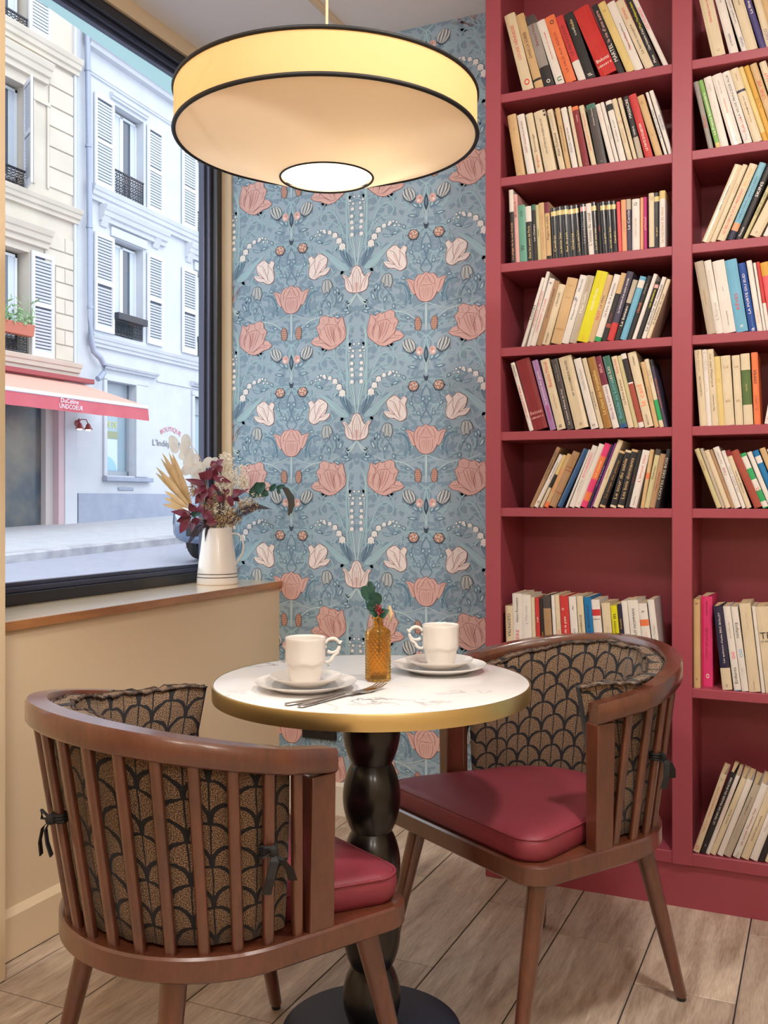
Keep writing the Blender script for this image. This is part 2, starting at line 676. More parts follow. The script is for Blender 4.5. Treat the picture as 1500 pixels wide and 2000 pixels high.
# stems and long leaves
for pts, w_, c_ in (
        ([(690, 1640), (655, 1500), (620, 1330), (600, 1150)], 15, LITE), ([(680, 1640), (668, 1480), (640, 1340)], 11, PALE),
        ([(612, 1620), (596, 1200), (600, 900), (622, 800), (668, 800)], 22, LITE), ([(628, 1300), (612, 1000), (612, 860), (640, 815)], 9, PALE),
        ([(600, 1680), (520, 1600), (420, 1500), (330, 1440)], 16, PALE), ([(590, 1560), (560, 1420), (480, 1330), (400, 1250), (300, 1280)], 11, LITE),
        ([(640, 1500), (560, 1300), (470, 1200), (370, 1190), (345, 1150)], 11, LITE), ([(560, 1290), (480, 1110), (400, 1080), (350, 1140), (370, 1200)], 18, LITE),
        ([(60, 640), (180, 690), (300, 720)], 8, PALE), ([(690, 1900), (640, 1960), (600, 1985)], 18, PALE),
        ([(690, 495), (640, 580), (600, 610)], 18, PALE), ([(150, 790), (250, 720), (350, 695), (420, 690), (540, 640)], 14, PALE),
        ([(60, 1300), (50, 1000), (130, 900)], 16, LITE), ([(60, 1300), (110, 1130)], 11, PALE), ([(60, 1300), (30, 1000)], 11, PALE),
        ([(70, 1340), (160, 1400), (240, 1330), (330, 1300)], 8, LITE), ([(60, 1400), (100, 1500), (60, 1620), (110, 1720), (70, 1780)], 13, MD),
        ([(60, 1370), (140, 1430), (230, 1450), (320, 1440)], 10, LITE), ([(320, 1720), (380, 1700), (440, 1630)], 9, PALE),
        ([(410, 1760), (450, 1700), (520, 1660)], 8, LITE), ([(170, 1460), (190, 1560), (150, 1640)], 9, MD), ([(250, 1000), (300, 900), (260, 860)], 8, LITE),
        ([(470, 430), (500, 540), (470, 620)], 8, MD), ([(350, 600), (390, 520), (430, 470)], 8, MD), ([(200, 700), (330, 620), (440, 640)], 8, LITE),
        ([(245, 640), (215, 560), (255, 460), (330, 440)], 34, MD), ([(235, 640), (222, 560), (262, 470), (325, 445)], 6, LITE), ([(205, 650), (200, 580), (235, 500)], 14, MD)):
    S(pts, w_, c_, 2 if w_ > 12 else 3)
S([(60, 640), (60, 760), (60, 900)], 22, PALE, 3, False)
# dark ribbed leaves beside the blush tulip
lf = smooth([(640, 1650), (585, 1600), (540, 1520), (528, 1475), (560, 1478), (600, 1500), (640, 1560)], 3, True)
P(lf, MD, 3)
for k in range(5):
    S([(548 + 15 * k, 1484 + 8 * k), (578 + 13 * k, 1560 + 8 * k), (630 + 4 * k, 1640)], 4, NAVY if k % 2 else DK, 4, n=3)
lf = smooth([(612, 1680), (520, 1660), (440, 1560), (330, 1440), (430, 1490), (540, 1580), (610, 1640)], 3, True)
P(lf, LITE, 3)
S([(600, 1665), (500, 1600), (340, 1445)], 5, PALE, 4)
for x, y, L, a in ((465, 690, 80, 0.3), (545, 640, 85, 0.2), (640, 660, -70, -0.4), (560, 515, 80, 2.2), (480, 430, 70, 1.4), (415, 545, 70, 1.2), (350, 620, 60, 1.6),
                   (100, 1560, 60, -2.0), (180, 1600, 60, -1.2), (110, 1690, 60, -1.0), (250, 760, 60, 2.8), (300, 1360, 70, 0.3), (240, 1350, 60, -1.0),
                   (500, 1820, 70, 1.3), (560, 1900, 80, 2.1), (230, 1800, 60, 0.1), (120, 1170, 90, -0.7), (130, 1240, 100, -0.15), (95, 1180, 70, -1.1)):
    LF(x, y, L, 34, a, MD, 4, PALE)
LF(60, 1200, 160, 40, -PI / 2, NAVY, 4, MD, False)
# dark fan base
P([(35, 1300), (45, 1360), (60, 1370), (75, 1360), (85, 1300), (70, 1325), (50, 1325)], NAVY, 5, False)
# tilted pink tulip
T = [(345, 215), (430, 262), (500, 205), (560, 230), (612, 200), (700, 170), (775, 215), (780, 310), (840, 380), (828, 440), (800, 500), (800, 570), (880, 580),
     (950, 670), (880, 730), (760, 760), (700, 800), (600, 835), (500, 812), (440, 770), (370, 712), (300, 640), (280, 540), (298, 430), (325, 320)]
tq = [(650 + x / 2, 600 + y / 2) for x, y in T]
outline(tq, PINK, 5, LINE, 5)
for ln in ([(345, 400), (300, 520), (340, 650)], [(470, 370), (400, 520), (390, 690)], [(470, 370), (520, 560), (480, 760)], [(470, 370), (610, 340), (690, 380), (710, 420)],
           [(350, 220), (430, 330), (470, 370)], [(500, 215), (470, 300), (440, 330)], [(610, 210), (600, 290), (640, 330)], [(640, 340), (770, 320)], [(790, 500), (770, 610), (560, 770), (440, 740)],
           [(800, 570), (780, 650), (940, 665)], [(590, 360), (550, 560), (490, 720)], [(690, 400), (640, 560), (540, 740)], [(700, 420), (790, 440)], [(560, 800), (700, 700), (860, 700)],
           [(430, 300), (420, 420), (350, 600)], [(720, 230), (700, 320)], [(800, 400), (770, 460), (750, 560)], [(530, 370), (500, 540), (470, 690)]):
    S([(650 + x / 2, 600 + y / 2) for x, y in ln], 4, LINE, 7, n=3)
for ln in ([(560, 380), (530, 540), (500, 660)], [(640, 380), (600, 540), (540, 660)], [(400, 420), (370, 540), (380, 640)]):
    S([(650 + x / 2, 600 + y / 2) for x, y in ln], 13, DEEP, 7, n=3)
# upright pink tulip on the leaf axis (drawn on both axes at the repeat's edge)
for yo in (0,):
    cup = smooth([(60, 362), (95, 385), (120, 380), (155, 420), (165, 480), (150, 560), (110, 620), (60, 635)], 3)
    full = cup + [(120 - x, y) for x, y in reversed(cup)]
    wing = smooth([(150, 440), (180, 430), (205, 415), (238, 420), (222, 440), (215, 470), (190, 530), (160, 560)], 2, True)
    outline(wing, PINK, 4, LINE, 5, False)
    outline([(120 - x, y) for x, y in reversed(wing)], PINK, 4, LINE, 5, False)
    outline(full, PINK, 5, LINE, 6, False)
    for ln in ([(60, 375), (85, 420), (110, 470), (140, 480)], [(105, 390), (135, 440), (140, 520)], [(0, 500), (25, 482), (60, 485), (95, 482), (120, 500)], [(0, 500), (5, 580), (30, 620)], [(120, 500), (115, 580), (90, 620)],
               [(60, 490), (60, 620)], [(85, 500), (80, 610)], [(35, 500), (40, 610)], [(60, 380), (35, 420), (10, 470), (-20, 480)], [(15, 390), (-15, 440), (-20, 520)], [(60, 420), (60, 470)],
               [(225, 425), (190, 450), (165, 540)], [(-105, 425), (-70, 450), (-45, 540)]):
        S(ln, 4, LINE, 8, False, n=3)
    for ln in ([(75, 400), (80, 460)], [(45, 400), (40, 460)], [(72, 510), (70, 590)], [(48, 510), (50, 590)], [(100, 510), (96, 580)], [(20, 510), (24, 580)]):
        S(ln, 9, DEEP, 8, False, n=3)
# blush tulip on the mirror axis
cup = smooth([(690, 1640), (722, 1660), (745, 1720), (770, 1750), (790, 1720), (826, 1722), (800, 1760), (795, 1830), (765, 1880), (690, 1897)], 3)
outline(cup + [(1380 - x, y) for x, y in reversed(cup)], BLUSH, 5, LINE, 5, False)
for ln in ([(690, 1650), (665, 1700), (650, 1780), (670, 1880)], [(640, 1700), (660, 1740)], [(585, 1740), (610, 1800), (620, 1860)], [(690, 1690), (690, 1885)], [(670, 1740), (676, 1870)], [(555, 1725), (600, 1745), (650, 1840), (660, 1885)]):
    S(ln, 4, LINE, 7, n=3)
S([(690, 1800), (690, 1895)], 40, PINK, 6, False)
S([(640, 1820), (655, 1885)], 20, PINK, 6)
# tilted blush tulip
tb = smooth([(262, 1500), (290, 1530), (330, 1488), (380, 1510), (412, 1545), (395, 1620), (375, 1640), (440, 1632), (400, 1690), (340, 1700), (290, 1730), (240, 1700), (235, 1640), (245, 1570), (228, 1525)], 2, True)
outline(tb, BLUSH, 5, LINE, 5)
for ln in ([(262, 1510), (290, 1545), (250, 1600), (240, 1660)], [(300, 1530), (290, 1600), (300, 1660), (270, 1710)], [(390, 1530), (340, 1560), (310, 1640), (290, 1720)], [(400, 1590), (350, 1650), (300, 1720)], [(380, 1640), (340, 1670), (430, 1640)], [(330, 1495), (350, 1530)]):
    S(ln, 4, LINE, 7, n=3)
S([(350, 1570), (320, 1640)], 14, PINK, 7)
# buds, bells, cones and thistles
E_(212, 1032, 58, 72, NAVY, 5, 0.35)
E_(210, 1030, 53, 68, GRY, 6, 0.35)
for k in range(-3, 4):
    S([(226 + 12 * k, 968 + abs(k) * 6), (212 + 16 * k, 1030), (190 + 9 * k, 1092 - abs(k) * 6)], 6, WHT if k % 2 else NAVY, 7, n=3)
S([(150, 1070), (185, 1105), (215, 1105)], 10, NAVY, 7)
for yo in (0,):
    bell = [(372, 1760), (395, 1745), (428, 1748), (452, 1780), (462, 1820), (440, 1830), (430, 1870), (408, 1862), (378, 1880), (358, 1820)]
    outline(bell, GRY, 5, NAVY, 5)
    for k in range(5):
        S([(385 + 12 * k, 1760), (372 + 20 * k, 1858)], 7, WHT if k % 2 == 0 else NAVY, 7)
for x in (132,):
    E_(x, 835, 33, 70, NAVY, 5, 0.06)
    E_(x, 835, 28, 66, BRN, 6, 0.06)
    for k in range(6):
        for j in range(3):
            E_(x - 16 + 16 * j + (k % 2) * 4, 785 + 20 * k, 5, 7, LINE, 7, 0.4, 5)
E_(118, 1088, 32, 42, PINK, 5)
E_(112, 1075, 10, 14, DEEP, 6)
E_(126, 1100, 12, 12, BLUSH, 6)
E_(172, 1412, 50, 52, NAVY, 5, 0, 9)
E_(172, 1408, 42, 44, BRN, 6, 0, 9)
for k in range(14):
    a = 2.4 * k
    E_(172 + 9 * math.sqrt(k) * math.cos(a), 1408 + 9 * math.sqrt(k) * math.sin(a), 5, 7, LINE if k % 2 else BLUSH, 7, a, 5)
for k in range(6):
    LF(172 + 30 * math.cos(2 * PI * k / 6), 1412 + 30 * math.sin(2 * PI * k / 6), 30, 12, 2 * PI * k / 6, NAVY, 4)
# lily of the valley
for x, y, r in ((300, 1306, 9), (322, 1272, 10), (340, 1302, 11), (352, 1262, 11), (382, 1268, 16), (390, 1288, 13), (436, 1288, 19), (486, 1322, 25), (525, 1378, 28), (556, 1438, 32),
                (668, 980, 11), (630, 1015, 12), (658, 1045, 13), (620, 1045, 9), (652, 1092, 16), (645, 1160, 17), (645, 1218, 18), (650, 1272, 17), (646, 1336, 19)):
    E_(x, y, r + 4, r + 4, NAVY if r > 20 else MD, 5, 0, 8)
    E_(x, y, r, r * 0.95, WHT, 6, 0.3, 8)
    if r > 15:
        for a in (0.9, 1.6, 2.3):
            LF(x, y, r * 1.45, r * 0.7, a, WHT, 7)

bw = MB()
Z0 = 1.39
for ti in range(-2, 3):
    for tj in range(-4, 4):
        ox = -1.522 + ti * 0.534
        oz = Z0 + tj * 0.526
        for pi_, (pts, c_, ly) in enumerate(REP):
            q = [(ox + (x - 690) * KX, oz - (y - 1775) * KZ) for x, y in pts]
            mxx = sum(p[0] for p in q) / len(q)
            mzz = sum(p[1] for p in q) / len(q)
            if -2.05 < mxx < -0.90 and 0.08 < mzz < CEIL:
                bw.add([(x, YB - 0.0006 - ly * 0.00022 - (pi_ % 40) * 5e-6, z) for x, z in q], [tuple(range(len(q)))], c_)
wp = bw.obj('floral_print', PM, wall_back, fix=False)
tag(wp, 'flat printed tulips, bells and leaves in pinks and blues', kind='structure')
b = MB()
b.box(-1.74, -1.60, YB - 0.012, YB - 0.001, 0.265, 0.345, c=0.003)
sock = b.obj('wall_socket', mat('black_plastic', (24, 24, 28), 0.35))
for dx in (-0.035, 0.035):
    b = MB()
    b.lathe([(0.0, 0.0), (0.022, 0.0), (0.022, 0.002), (0.018, 0.002), (0.017, -0.006), (0.0, -0.006)], 20)
    o = b.obj('socket_well', mat('black_plastic', (24, 24, 28), 0.35), sock, smooth=True)
    o.matrix_local = Matrix.Translation((-1.67 + dx, YB - 0.0125, 0.305)) @ Matrix.Rotation(PI / 2, 4, 'X')
tag(sock, 'black double wall socket low on the papered wall behind the table', 'socket')

# ------------------------------------------------------------------ the bookcase
M_case = mat('raspberry_paint', (154, 68, 82), 0.4, bump=(180, 0.04))
FY, BY = 2.79, 3.05
SH = [2.345, 2.095, 1.838, 1.586, 1.335, 1.108, 0.612, 0.156]
case = thing('bookcase', 'tall raspberry painted built-in bookcase full of paperbacks, right of the papered wall', 'bookcase', (-0.36, FY, 0))
UP = [(-0.931, -0.883), (-0.388, -0.334), (0.160, 0.215)]


def part_box(name, x0, x1, ya, yb, za, zb, m, parent, c=0.002):
    cx, cy = (x0 + x1) / 2, (ya + yb) / 2
    b = MB()
    b.box(x0 - cx, x1 - cx, ya - cy, yb - cy, 0, zb - za, c=c)
    o = b.obj(name, m, parent)
    off = parent.location if parent else Vector((0, 0, 0))
    o.location = (cx - off.x, cy - off.y, za - off.z)
    return o


for i, (x0, x1) in enumerate(UP):
    part_box('upright', x0, x1, FY, FY + 0.022, 0.0 if i != 1 else 0.122, CEIL - 0.002, M_case, case)
    part_box('side_panel', x0 + 0.004, x1 - 0.004, FY + 0.022, BY, 0.122 if i == 1 else 0.0, CEIL - 0.002, M_case, case, 0)
for i, (xa, xb) in enumerate(((UP[0][1] - 0.004, UP[1][0] + 0.004), (UP[1][1] - 0.004, UP[2][0] + 0.004))):
    for z in SH:
        part_box('shelf', xa, xb, FY + 0.004, BY - 0.0005, z - 0.026 if z > 0.2 else z - 0.034, z, M_case, case, 0.0015)
part_box('back_panel', UP[0][0], UP[2][1], BY, BY + 0.012, 0.12, CEIL - 0.002, M_case, case, 0)
part_box('plinth', UP[0][1], UP[2][1], FY + 0.015, FY + 0.035, 0.0, 0.1215, M_case, case, 0)

# ------------------------------------------------------------------ the books, one by one
PAL = dict(cr=('cream', 228, 212, 182), tn=('tan', 214, 180, 132), gy=('grey', 158, 152, 148), wh=('white', 236, 230, 224), orr=('orange', 240, 128, 78),
           rd=('red', 206, 58, 58), bk=('black', 40, 37, 40), ye=('pale yellow', 228, 204, 136), yl=('bright yellow', 226, 220, 22), dr=('dark red', 138, 34, 44),
           dg=('dark grey', 78, 70, 70), tl=('teal', 104, 168, 148), pk=('pink', 230, 176, 172), hp=('hot pink', 232, 62, 124), pe=('peach', 244, 170, 128),
           mg=('magenta', 184, 52, 124), gg=('greige', 194, 182, 164), sp=('slate', 74, 68, 92), sb=('sky blue', 112, 180, 212), li=('lilac', 170, 128, 182),
           gb=('golden brown', 168, 122, 58), mr=('maroon', 128, 40, 66), gt=('green', 70, 122, 106), bl=('blue', 52, 94, 144), nv=('navy', 44, 40, 72),
           pu=('purple', 136, 60, 146), ol=('olive cream', 208, 198, 152), br=('brown', 178, 142, 106), gr=('light green', 134, 186, 100), lb=('light blue', 132, 188, 210),
           db=('deep blue', 40, 84, 166), ru=('rust', 168, 76, 60), cb=('cobalt', 16, 122, 184), go=('golden', 220, 168, 60), sg=('leaf green', 88, 114, 58),
           eg=('emerald', 50, 172, 102), dn=('violet blue', 72, 62, 126), sl=('salmon red', 232, 96, 104), bp=('brownish pink', 150, 84, 84))


def bookmat(k, gloss=False):
    n, *c = PAL[k]
    c = [v * 0.94 for v in c]
    return mat('book_' + n.replace(' ', '_') + ('_gloss' if gloss else ''), c, 0.22 if gloss else 0.5, vary=(14, [max(0, v - 22) for v in c], 0.45))


def inkmat(k):
    n, *c = PAL[k]
    return mat('ink_' + n.replace(' ', '_'), c, 0.5)


M_pages = mat('page_edges', (214, 190, 150), 0.8, vary=(220, (180, 150, 110), 0.6))
MESHC = {}


def rays(px):
    d = Vector((-math.sin(YAW), math.cos(YAW))) + Vector((math.cos(YAW), math.sin(YAW))) * ((px - 750) / 1900)
    return d


def px_to_shelf(px, py, Y):
    d = rays(px)
    t = Y / d.y
    return d.x * t, CAM_H + (975 - py) / 1900 * t


def book_mesh(t, h, d, bands, gloss):
    b = MB()
    mats = []
    zs = [0.0]
    segs = []
    for k, f in bands:
        if k not in mats:
            mats.append(k)
        zs.append(min(h, zs[-1] + (f * h if f else h - zs[-1])))
        segs.append(mats.index(k))
    zs[-1] = h
    bulge = min(0.0016, t * 0.06)
    outer = [(0, d), (0, 0.0015)] + [(t * i / 4, -bulge * math.sin(PI * i / 4)) for i in (1, 2, 3)] + [(t, 0.0015), (t, d)]
    th = min(0.0011, t * 0.12)
    inner = [(t - th, d), (t - th, 0.003), (th, 0.003), (th, d)]
    lp = outer + inner
    n = len(lp)
    main = max(range(len(segs)), key=lambda i: zs[i + 1] - zs[i])
    for i, z in enumerate(zs):
        b.v += [(x, y, z) for x, y in lp]
    for i in range(len(zs) - 1):
        for j in range(n):
            a = i * n + j
            c = i * n + (j + 1) % n
            b.f.append((a, c, c + n, a + n))
            b.m.append(segs[i] if 0 < j < 5 or len(bands) < 3 else segs[main])
    e = (len(zs) - 1) * n
    for base, flip in ((0, True), (e, False)):
        for q in ((0, 1, 8, 9), (5, 6, 7, 7), (1, 2, 3, 8), (3, 4, 5, 7)):
            q = tuple(dict.fromkeys(q))
            ff = tuple(base + k for k in (reversed(q) if flip else q))
            b.f.append(ff)
            b.m.append(segs[0] if flip else segs[-1])
        ff = (base + 3, base + 7, base + 8)
        b.f.append(ff if not flip else ff[::-1])
        b.m.append(segs[0] if flip else segs[-1])
    return b.mesh('cover', [bookmat(k, gloss) for k in mats], fix=True), th


def parse(spec):
    out = []
    for s in spec.split('|'):
        if ':' in s:
            k, f = s.split(':')
            out.append((k, float(f)))
        else:
            out.append((s, None))
    return out


def poly_book(x, z, t, h, a):
    """corner points of a leaning spine; lean a to the right is positive; the low corner stands at (x, z)"""
    ux, uz = math.cos(a), -math.sin(a)
    vx, vz = math.sin(a), math.cos(a)
    if a <= 0:
        x0, z0 = x, z
    else:
        x0, z0 = x - t * ux, z - t * uz
    return [(x0, z0), (x0 + t * ux, z0 + t * uz), (x0 + t * ux + h * vx, z0 + t * uz + h * vz), (x0 + h * vx, z0 + h * vz)]


def overlap(A, B):
    for Pq in (A, B):
        for i in range(4):
            ex, ez = Pq[(i + 1) % 4][0] - Pq[i][0], Pq[(i + 1) % 4][1] - Pq[i][1]
            nx, nz = -ez, ex
            pa = [p[0] * nx + p[1] * nz for p in A]
            pb = [p[0] * nx + p[1] * nz for p in B]
            if max(pa) <= min(pb) + 1e-6 or max(pb) <= min(pa) + 1e-6:
                return False
    return True


ORD = 'first second third fourth fifth sixth seventh eighth ninth tenth eleventh twelfth thirteenth fourteenth fifteenth sixteenth seventeenth eighteenth nineteenth twentieth'.split()
ORD += ['twenty-' + o for o in ORD[:9]] + ['thirtieth']


def row(bay, shelf, org, s, ys, books, lean=None, xlim=None):
    """books: (x of the spine's foot, x of its head, y of its head, width, colours, title, ink, options) in magnified picture units"""
    zs = SH[shelf]
    shelfname = ORD[shelf] + ' shelf down'
    lo, hi = (UP[0][1] + 0.001, UP[1][0] - 0.001) if bay == 'left' else (UP[1][1] + 0.001, UP[2][0] - 0.004)
    for squeeze in (0.965, 0.95, 0.93, 0.91, 0.89, 0.87, 0.85, 0.82):
        plan = lay(zs, org, s, ys, books, xlim, squeeze, lo)
        if max(p[0] for q in plan for p in q[0]) <= hi:
            break
    for i, (q, Yf, a, h, t, bk, o) in enumerate(plan):
        xb, xt, yt, wd, cols, ttl, ink = bk[:7]
        build_book(bay, shelf, shelfname, i, q, Yf, a, h, t, cols, ttl, ink, o)


def lay(zs, org, s, ys, books, xlim, squeeze, lo):
    prev = None
    plan = []
    for i, bk in enumerate(books):
        xb, xt, yt, wd, cols, ttl, ink = bk[:7]
        o = bk[7] if len(bk) > 7 else {}
        Yf = ys + o.get('back', 0)
        Xb, _ = px_to_shelf(org[0] + xb / s, 0, Yf)
        Xb2, _ = px_to_shelf(org[0] + (xb + wd) / s, 0, Yf)
        Xt, Zt = px_to_shelf(org[0] + xt / s, org[1] + yt / s, Yf)
        a = math.atan2(Xt - Xb, Zt - zs)
        h = math.hypot(Xt - Xb, Zt - zs)
        if 'h' in o:
            h = o['h']
        t = max(0.005, (Xb2 - Xb) * math.cos(a) * squeeze)
        if a > 0:
            h -= t * math.sin(a)
        top = CEIL - 0.01 if zs > 2.3 else min(z for z in SH if z > zs + 0.01) - 0.030
        h = min(h, (top - zs - t * abs(math.sin(a))) / math.cos(a))
        x = Xb if a <= 0 else Xb + t * math.cos(a)
        if prev:
            # keep clear of the neighbour on the left: lean at least as it does, then move right until free
            q = poly_book(x, zs + 0.0003, t, h, a)
            k = 0
            a0 = a
            while overlap(prev, q) and k < 400:
                x += 0.0004
                k += 1
                q = poly_book(x, zs + 0.0003, t, h, a)
            if not o.get('gap') and k == 0:
                while not overlap(prev, poly_book(x - 0.0004, zs + 0.0003, t, h, a)) and k < 12:
                    x -= 0.0004
                    k += 1
        q = poly_book(x, zs + 0.0003, t, h, a)
        mn = min(p[0] for p in q)
        if not prev and mn < lo:
            x += lo - mn
            q = poly_book(x, zs + 0.0003, t, h, a)
        if xlim and max(p[0] for p in q) > xlim:
            continue
        prev = q
        plan.append((q, Yf, a, h, t, bk, o))
    return plan


def build_book(bay, shelf, shelfname, i, q, Yf, a, h, t, cols, ttl, ink, o):
    if True:
        d = o.get('d', 0.125 + 0.02 * ((i * 37 + shelf * 11) % 7) / 7)
        d = min(d, BY - Yf - 0.004)
        bands = parse(cols)
        main = max(bands, key=lambda kb: kb[1] or 1 - sum(f or 0 for _, f in bands))[0]
        cn = PAL[main][0]
        others = [PAL[k][0] for k, f in bands if k != main and (f or 1) > 0.12]
        look = cn + (' and ' + others[0] if others else '')
        kind = o.get('kind', 'paperback')
        size = 'thick ' if t > 0.032 else 'thin ' if t < 0.011 else ''
        lab = f"{size}{look} {kind}, {ORD[i]} from the left, {shelfname} in the {bay} bay"
        if len(lab.split()) > 16:
            lab = lab.replace('in the ' + bay + ' bay', bay + ' bay')
        r = thing('book', lab, 'book', (q[0][0], Yf, q[0][1]), 0, f"books on the {shelfname} of the {bay} bay")
        r.rotation_euler = (0, a, 0)
        me, th = book_mesh(t, h, d, bands, o.get('gloss', False))
        link('cover', me, r)
        b = MB()
        b.box(th, t - th, 0.0032, d - 0.001, 0.001, h - 0.001)
        b.obj('pages', M_pages, r)
        if ttl:
            for part in (ttl if isinstance(ttl, list) else [(ttl, ink, o.get('c', 0.5), o.get('l', 0.62), o.get('w', 0.52), o.get('dn', False))]):
                tx, ik, c, l, wf, dn = (list(part) + [False])[:6]
                bulge = min(0.0016, t * 0.06)
                rot = Matrix(((0, -1, 0, 0), (0, 0, -1, 0), (1, 0, 0, 0), (0, 0, 0, 1)))      # x up the spine, letters' tops to the left
                if dn:
                    rot = Matrix(((0, 1, 0, 0), (0, 0, -1, 0), (-1, 0, 0, 0), (0, 0, 0, 1)))
                if dn == 'flat':
                    rot = Matrix(((1, 0, 0, 0), (0, 0, -1, 0), (0, 1, 0, 0), (0, 0, 0, 1)))
                    text('title', tx, inkmat(ik), r, Matrix.Translation((t / 2, -bulge - 0.0004, h * c)) @ rot, 0.02, (t * min(0.85, wf * 1.6), h * l))
                else:
                    text('title', tx, inkmat(ik), r, Matrix.Translation((t / 2, -bulge - 0.0004, h * c)) @ rot, 0.02, (h * l, t * wf))


Y1 = 2.808
row('left', 0, (960, 0), 3.947, Y1, [
    (243, 97, 128, 88, 'cr', [('LOUISE HENNESSE', 'rd', .62, .45, .45), ('o', 'rd', .1, .08, .5)], 0), (345, 190, 125, 68, 'tn:.1|bk:.03|tn', 'DANS LA SOIRÉE', 'bk', dict(c=.58, l=.35)),
    (415, 262, 140, 78, 'bk:.28|gy:.6|dg', [('Bernard Noël', 'mr', .72, .3, .5), ('o', 'wh', .07, .05, .4)], 0), (500, 345, 175, 70, 'wh', [('une femme en voyage', 'rd', .6, .6, .25), ('n', 'gt', .08, .06, .5)], 0),
    (580, 410, 145, 85, 'orr', [('LA VALSE AUX ADIEUX', 'dr', .45, .6, .25), ('o', 'bk', .9, .06, .5)], 0), (675, 495, 140, 62, 'wh:.3|rd', [('LA FIN DU JOUR', 'bk', .62, .5, .4)], 0),
    (745, 570, 118, 78, 'bk', [('l’aube', 'ye', .83, .13, .5), ('la barbe', 'wh', .72, .12, .4), ('jl', 'or' if 0 else 'wh', .06, .08, .5)], 0),
    (830, 612, 100, 138, 'rd', [('Belotti', 'wh', .22, .2, .5, 'flat'), ('LIBRARY 8', 'wh', .14, .1, .55, 'flat')], 0, dict(kind='hardback', gloss=True)),
    (985, 775, 50, 52, 'bk', [('MARTEL', 'wh', .3, .25, .6), ('la vie d’une autre', 'pk', .68, .45, .5)], 0), (1040, 812, 38, 66, 'ye', [('II', 'gb', .88, .04, .3), ('—', 'gb', .12, .03, .4)], 0),
    (1108, 885, 35, 70, 'wh', [('Marion Roy', 'rd', .42, .25, .35), ('Une saison ailleurs', 'bk', .5, .5, .22)], 0), (1185, 950, 20, 72, 'cr', [('La lierre conspire', 'bk', .42, .42, .4), ('ROMAN', 'rd', .8, .16, .4)], 0),
    (1260, 1035, 0, 50, 'bk', [('Plus l’Indépendant', 'yl', .75, .38, .5), ('Une histoire d’été', 'wh', .4, .3, .4), ('Plon', 'wh', .12, .1, .4)], 0), (1312, 1070, 5, 40, 'wh', [('LES NUAGES', 'hp', .7, .4, .5)], 0)])
row('left', 1, (960, 170), 3.947, Y1, [
    (193, 120, 225, 82, 'tn', [('o', 'br', .76, .04, .3), ('F', 'br', .08, .03, .3)], 0), (290, 207, 220, 68, 'wh', [('SAINT VALENTIN D’UN ROI', 'mr', .62, .52, .35)], 0), (360, 275, 212, 64, 'cr', [('Dommage', 'bk', .5, .35, .4), ('Brigitte', 'rd', .2, .25, .4)], 0),
    (428, 337, 198, 106, 'cr', [('UN LETTRE DE HUSSEIN DE MAI', 'bk', .58, .58, .16), ('..', 'bk', .94, .1, .2)], 0), (540, 440, 180, 52, 'cr', [('Alain Duhamel', 'bk', .42, .38, .5), ('LA POLITIQUE', 'gy', .8, .3, .35)], 0),
    (590, 500, 168, 44, 'tn', 'L’homme au complet gris', 'bk', dict(w=.35)), (637, 545, 165, 52, 'wh', [('PIERRE DE MAI', 'bk', .56, .22, .5), ('VIOLON', 'bl', .34, .17, .5)], 0), (690, 600, 152, 32, 'cr', 'le tout venant', 'pk'),
    (722, 630, 157, 58, 'dr:.94|orr', [('roman', 'pk', .8, .12, .25), ('—', 'wh', .05, .03, .2)], 0), (785, 685, 148, 46, 'cr', [('Jean Bourgelin & la Malepierre', 'rd', .55, .7, .4)], 0), (832, 740, 142, 86, 'dg:.92|gt', [('Antoine Charvet', 'wh', .78, .35, .14), ('|', 'wh', .05, .05, .2)], 0),
    (925, 810, 138, 46, 'wh', [('LA VIE', 'pk', .8, .2, .4)], 0), (970, 850, 122, 34, 'wh', 'pierres et racines', 'dg', dict(w=.35)), (1005, 890, 113, 58, 'wh:.84|bk:.1|wh', 'les enfants du soir', 'dg', dict(w=.25)), (1063, 938, 98, 46, 'cr', [('::', 'rd', .62, .06, .6), ('Choderlos', 'br', .4, .3, .35)], 0),
    (1110, 985, 88, 34, 'cr', 'jours de pluie', 'br'), (1145, 1028, 78, 50, 'gg:.35|bk', [('YANN B.', 'wh', .45, .15, .5), ('MASSACRE', 'wh', .8, .3, .5)], 0), (1197, 1065, 68, 74, 'rd', [('LE PAYS D’OUESTIM', 'wh', .32, .42, .42)], 0),
    (1280, 1135, 75, 66, 'tn', [('=', 'gb', .88, .05, .6), ('A', 'gb', .35, .03, .3)], 0), (1350, 1200, 45, 28, 'wh', 'le dernier train du matin', 'bl'), (1382, 1228, 33, 40, 'wh', 'carnets', 'bl')])
noir = lambda x, xt, y, w, c='ye': (x, xt, y, w, f'bk:.84|{c}:.09|bk', random.choice(['La nuit sans lune', 'Le dernier hiver', 'Cendres', 'Rue du port', 'Le guet', 'Ombres']), 'ye', dict(c=.3, l=.4, w=.4, gloss=True))
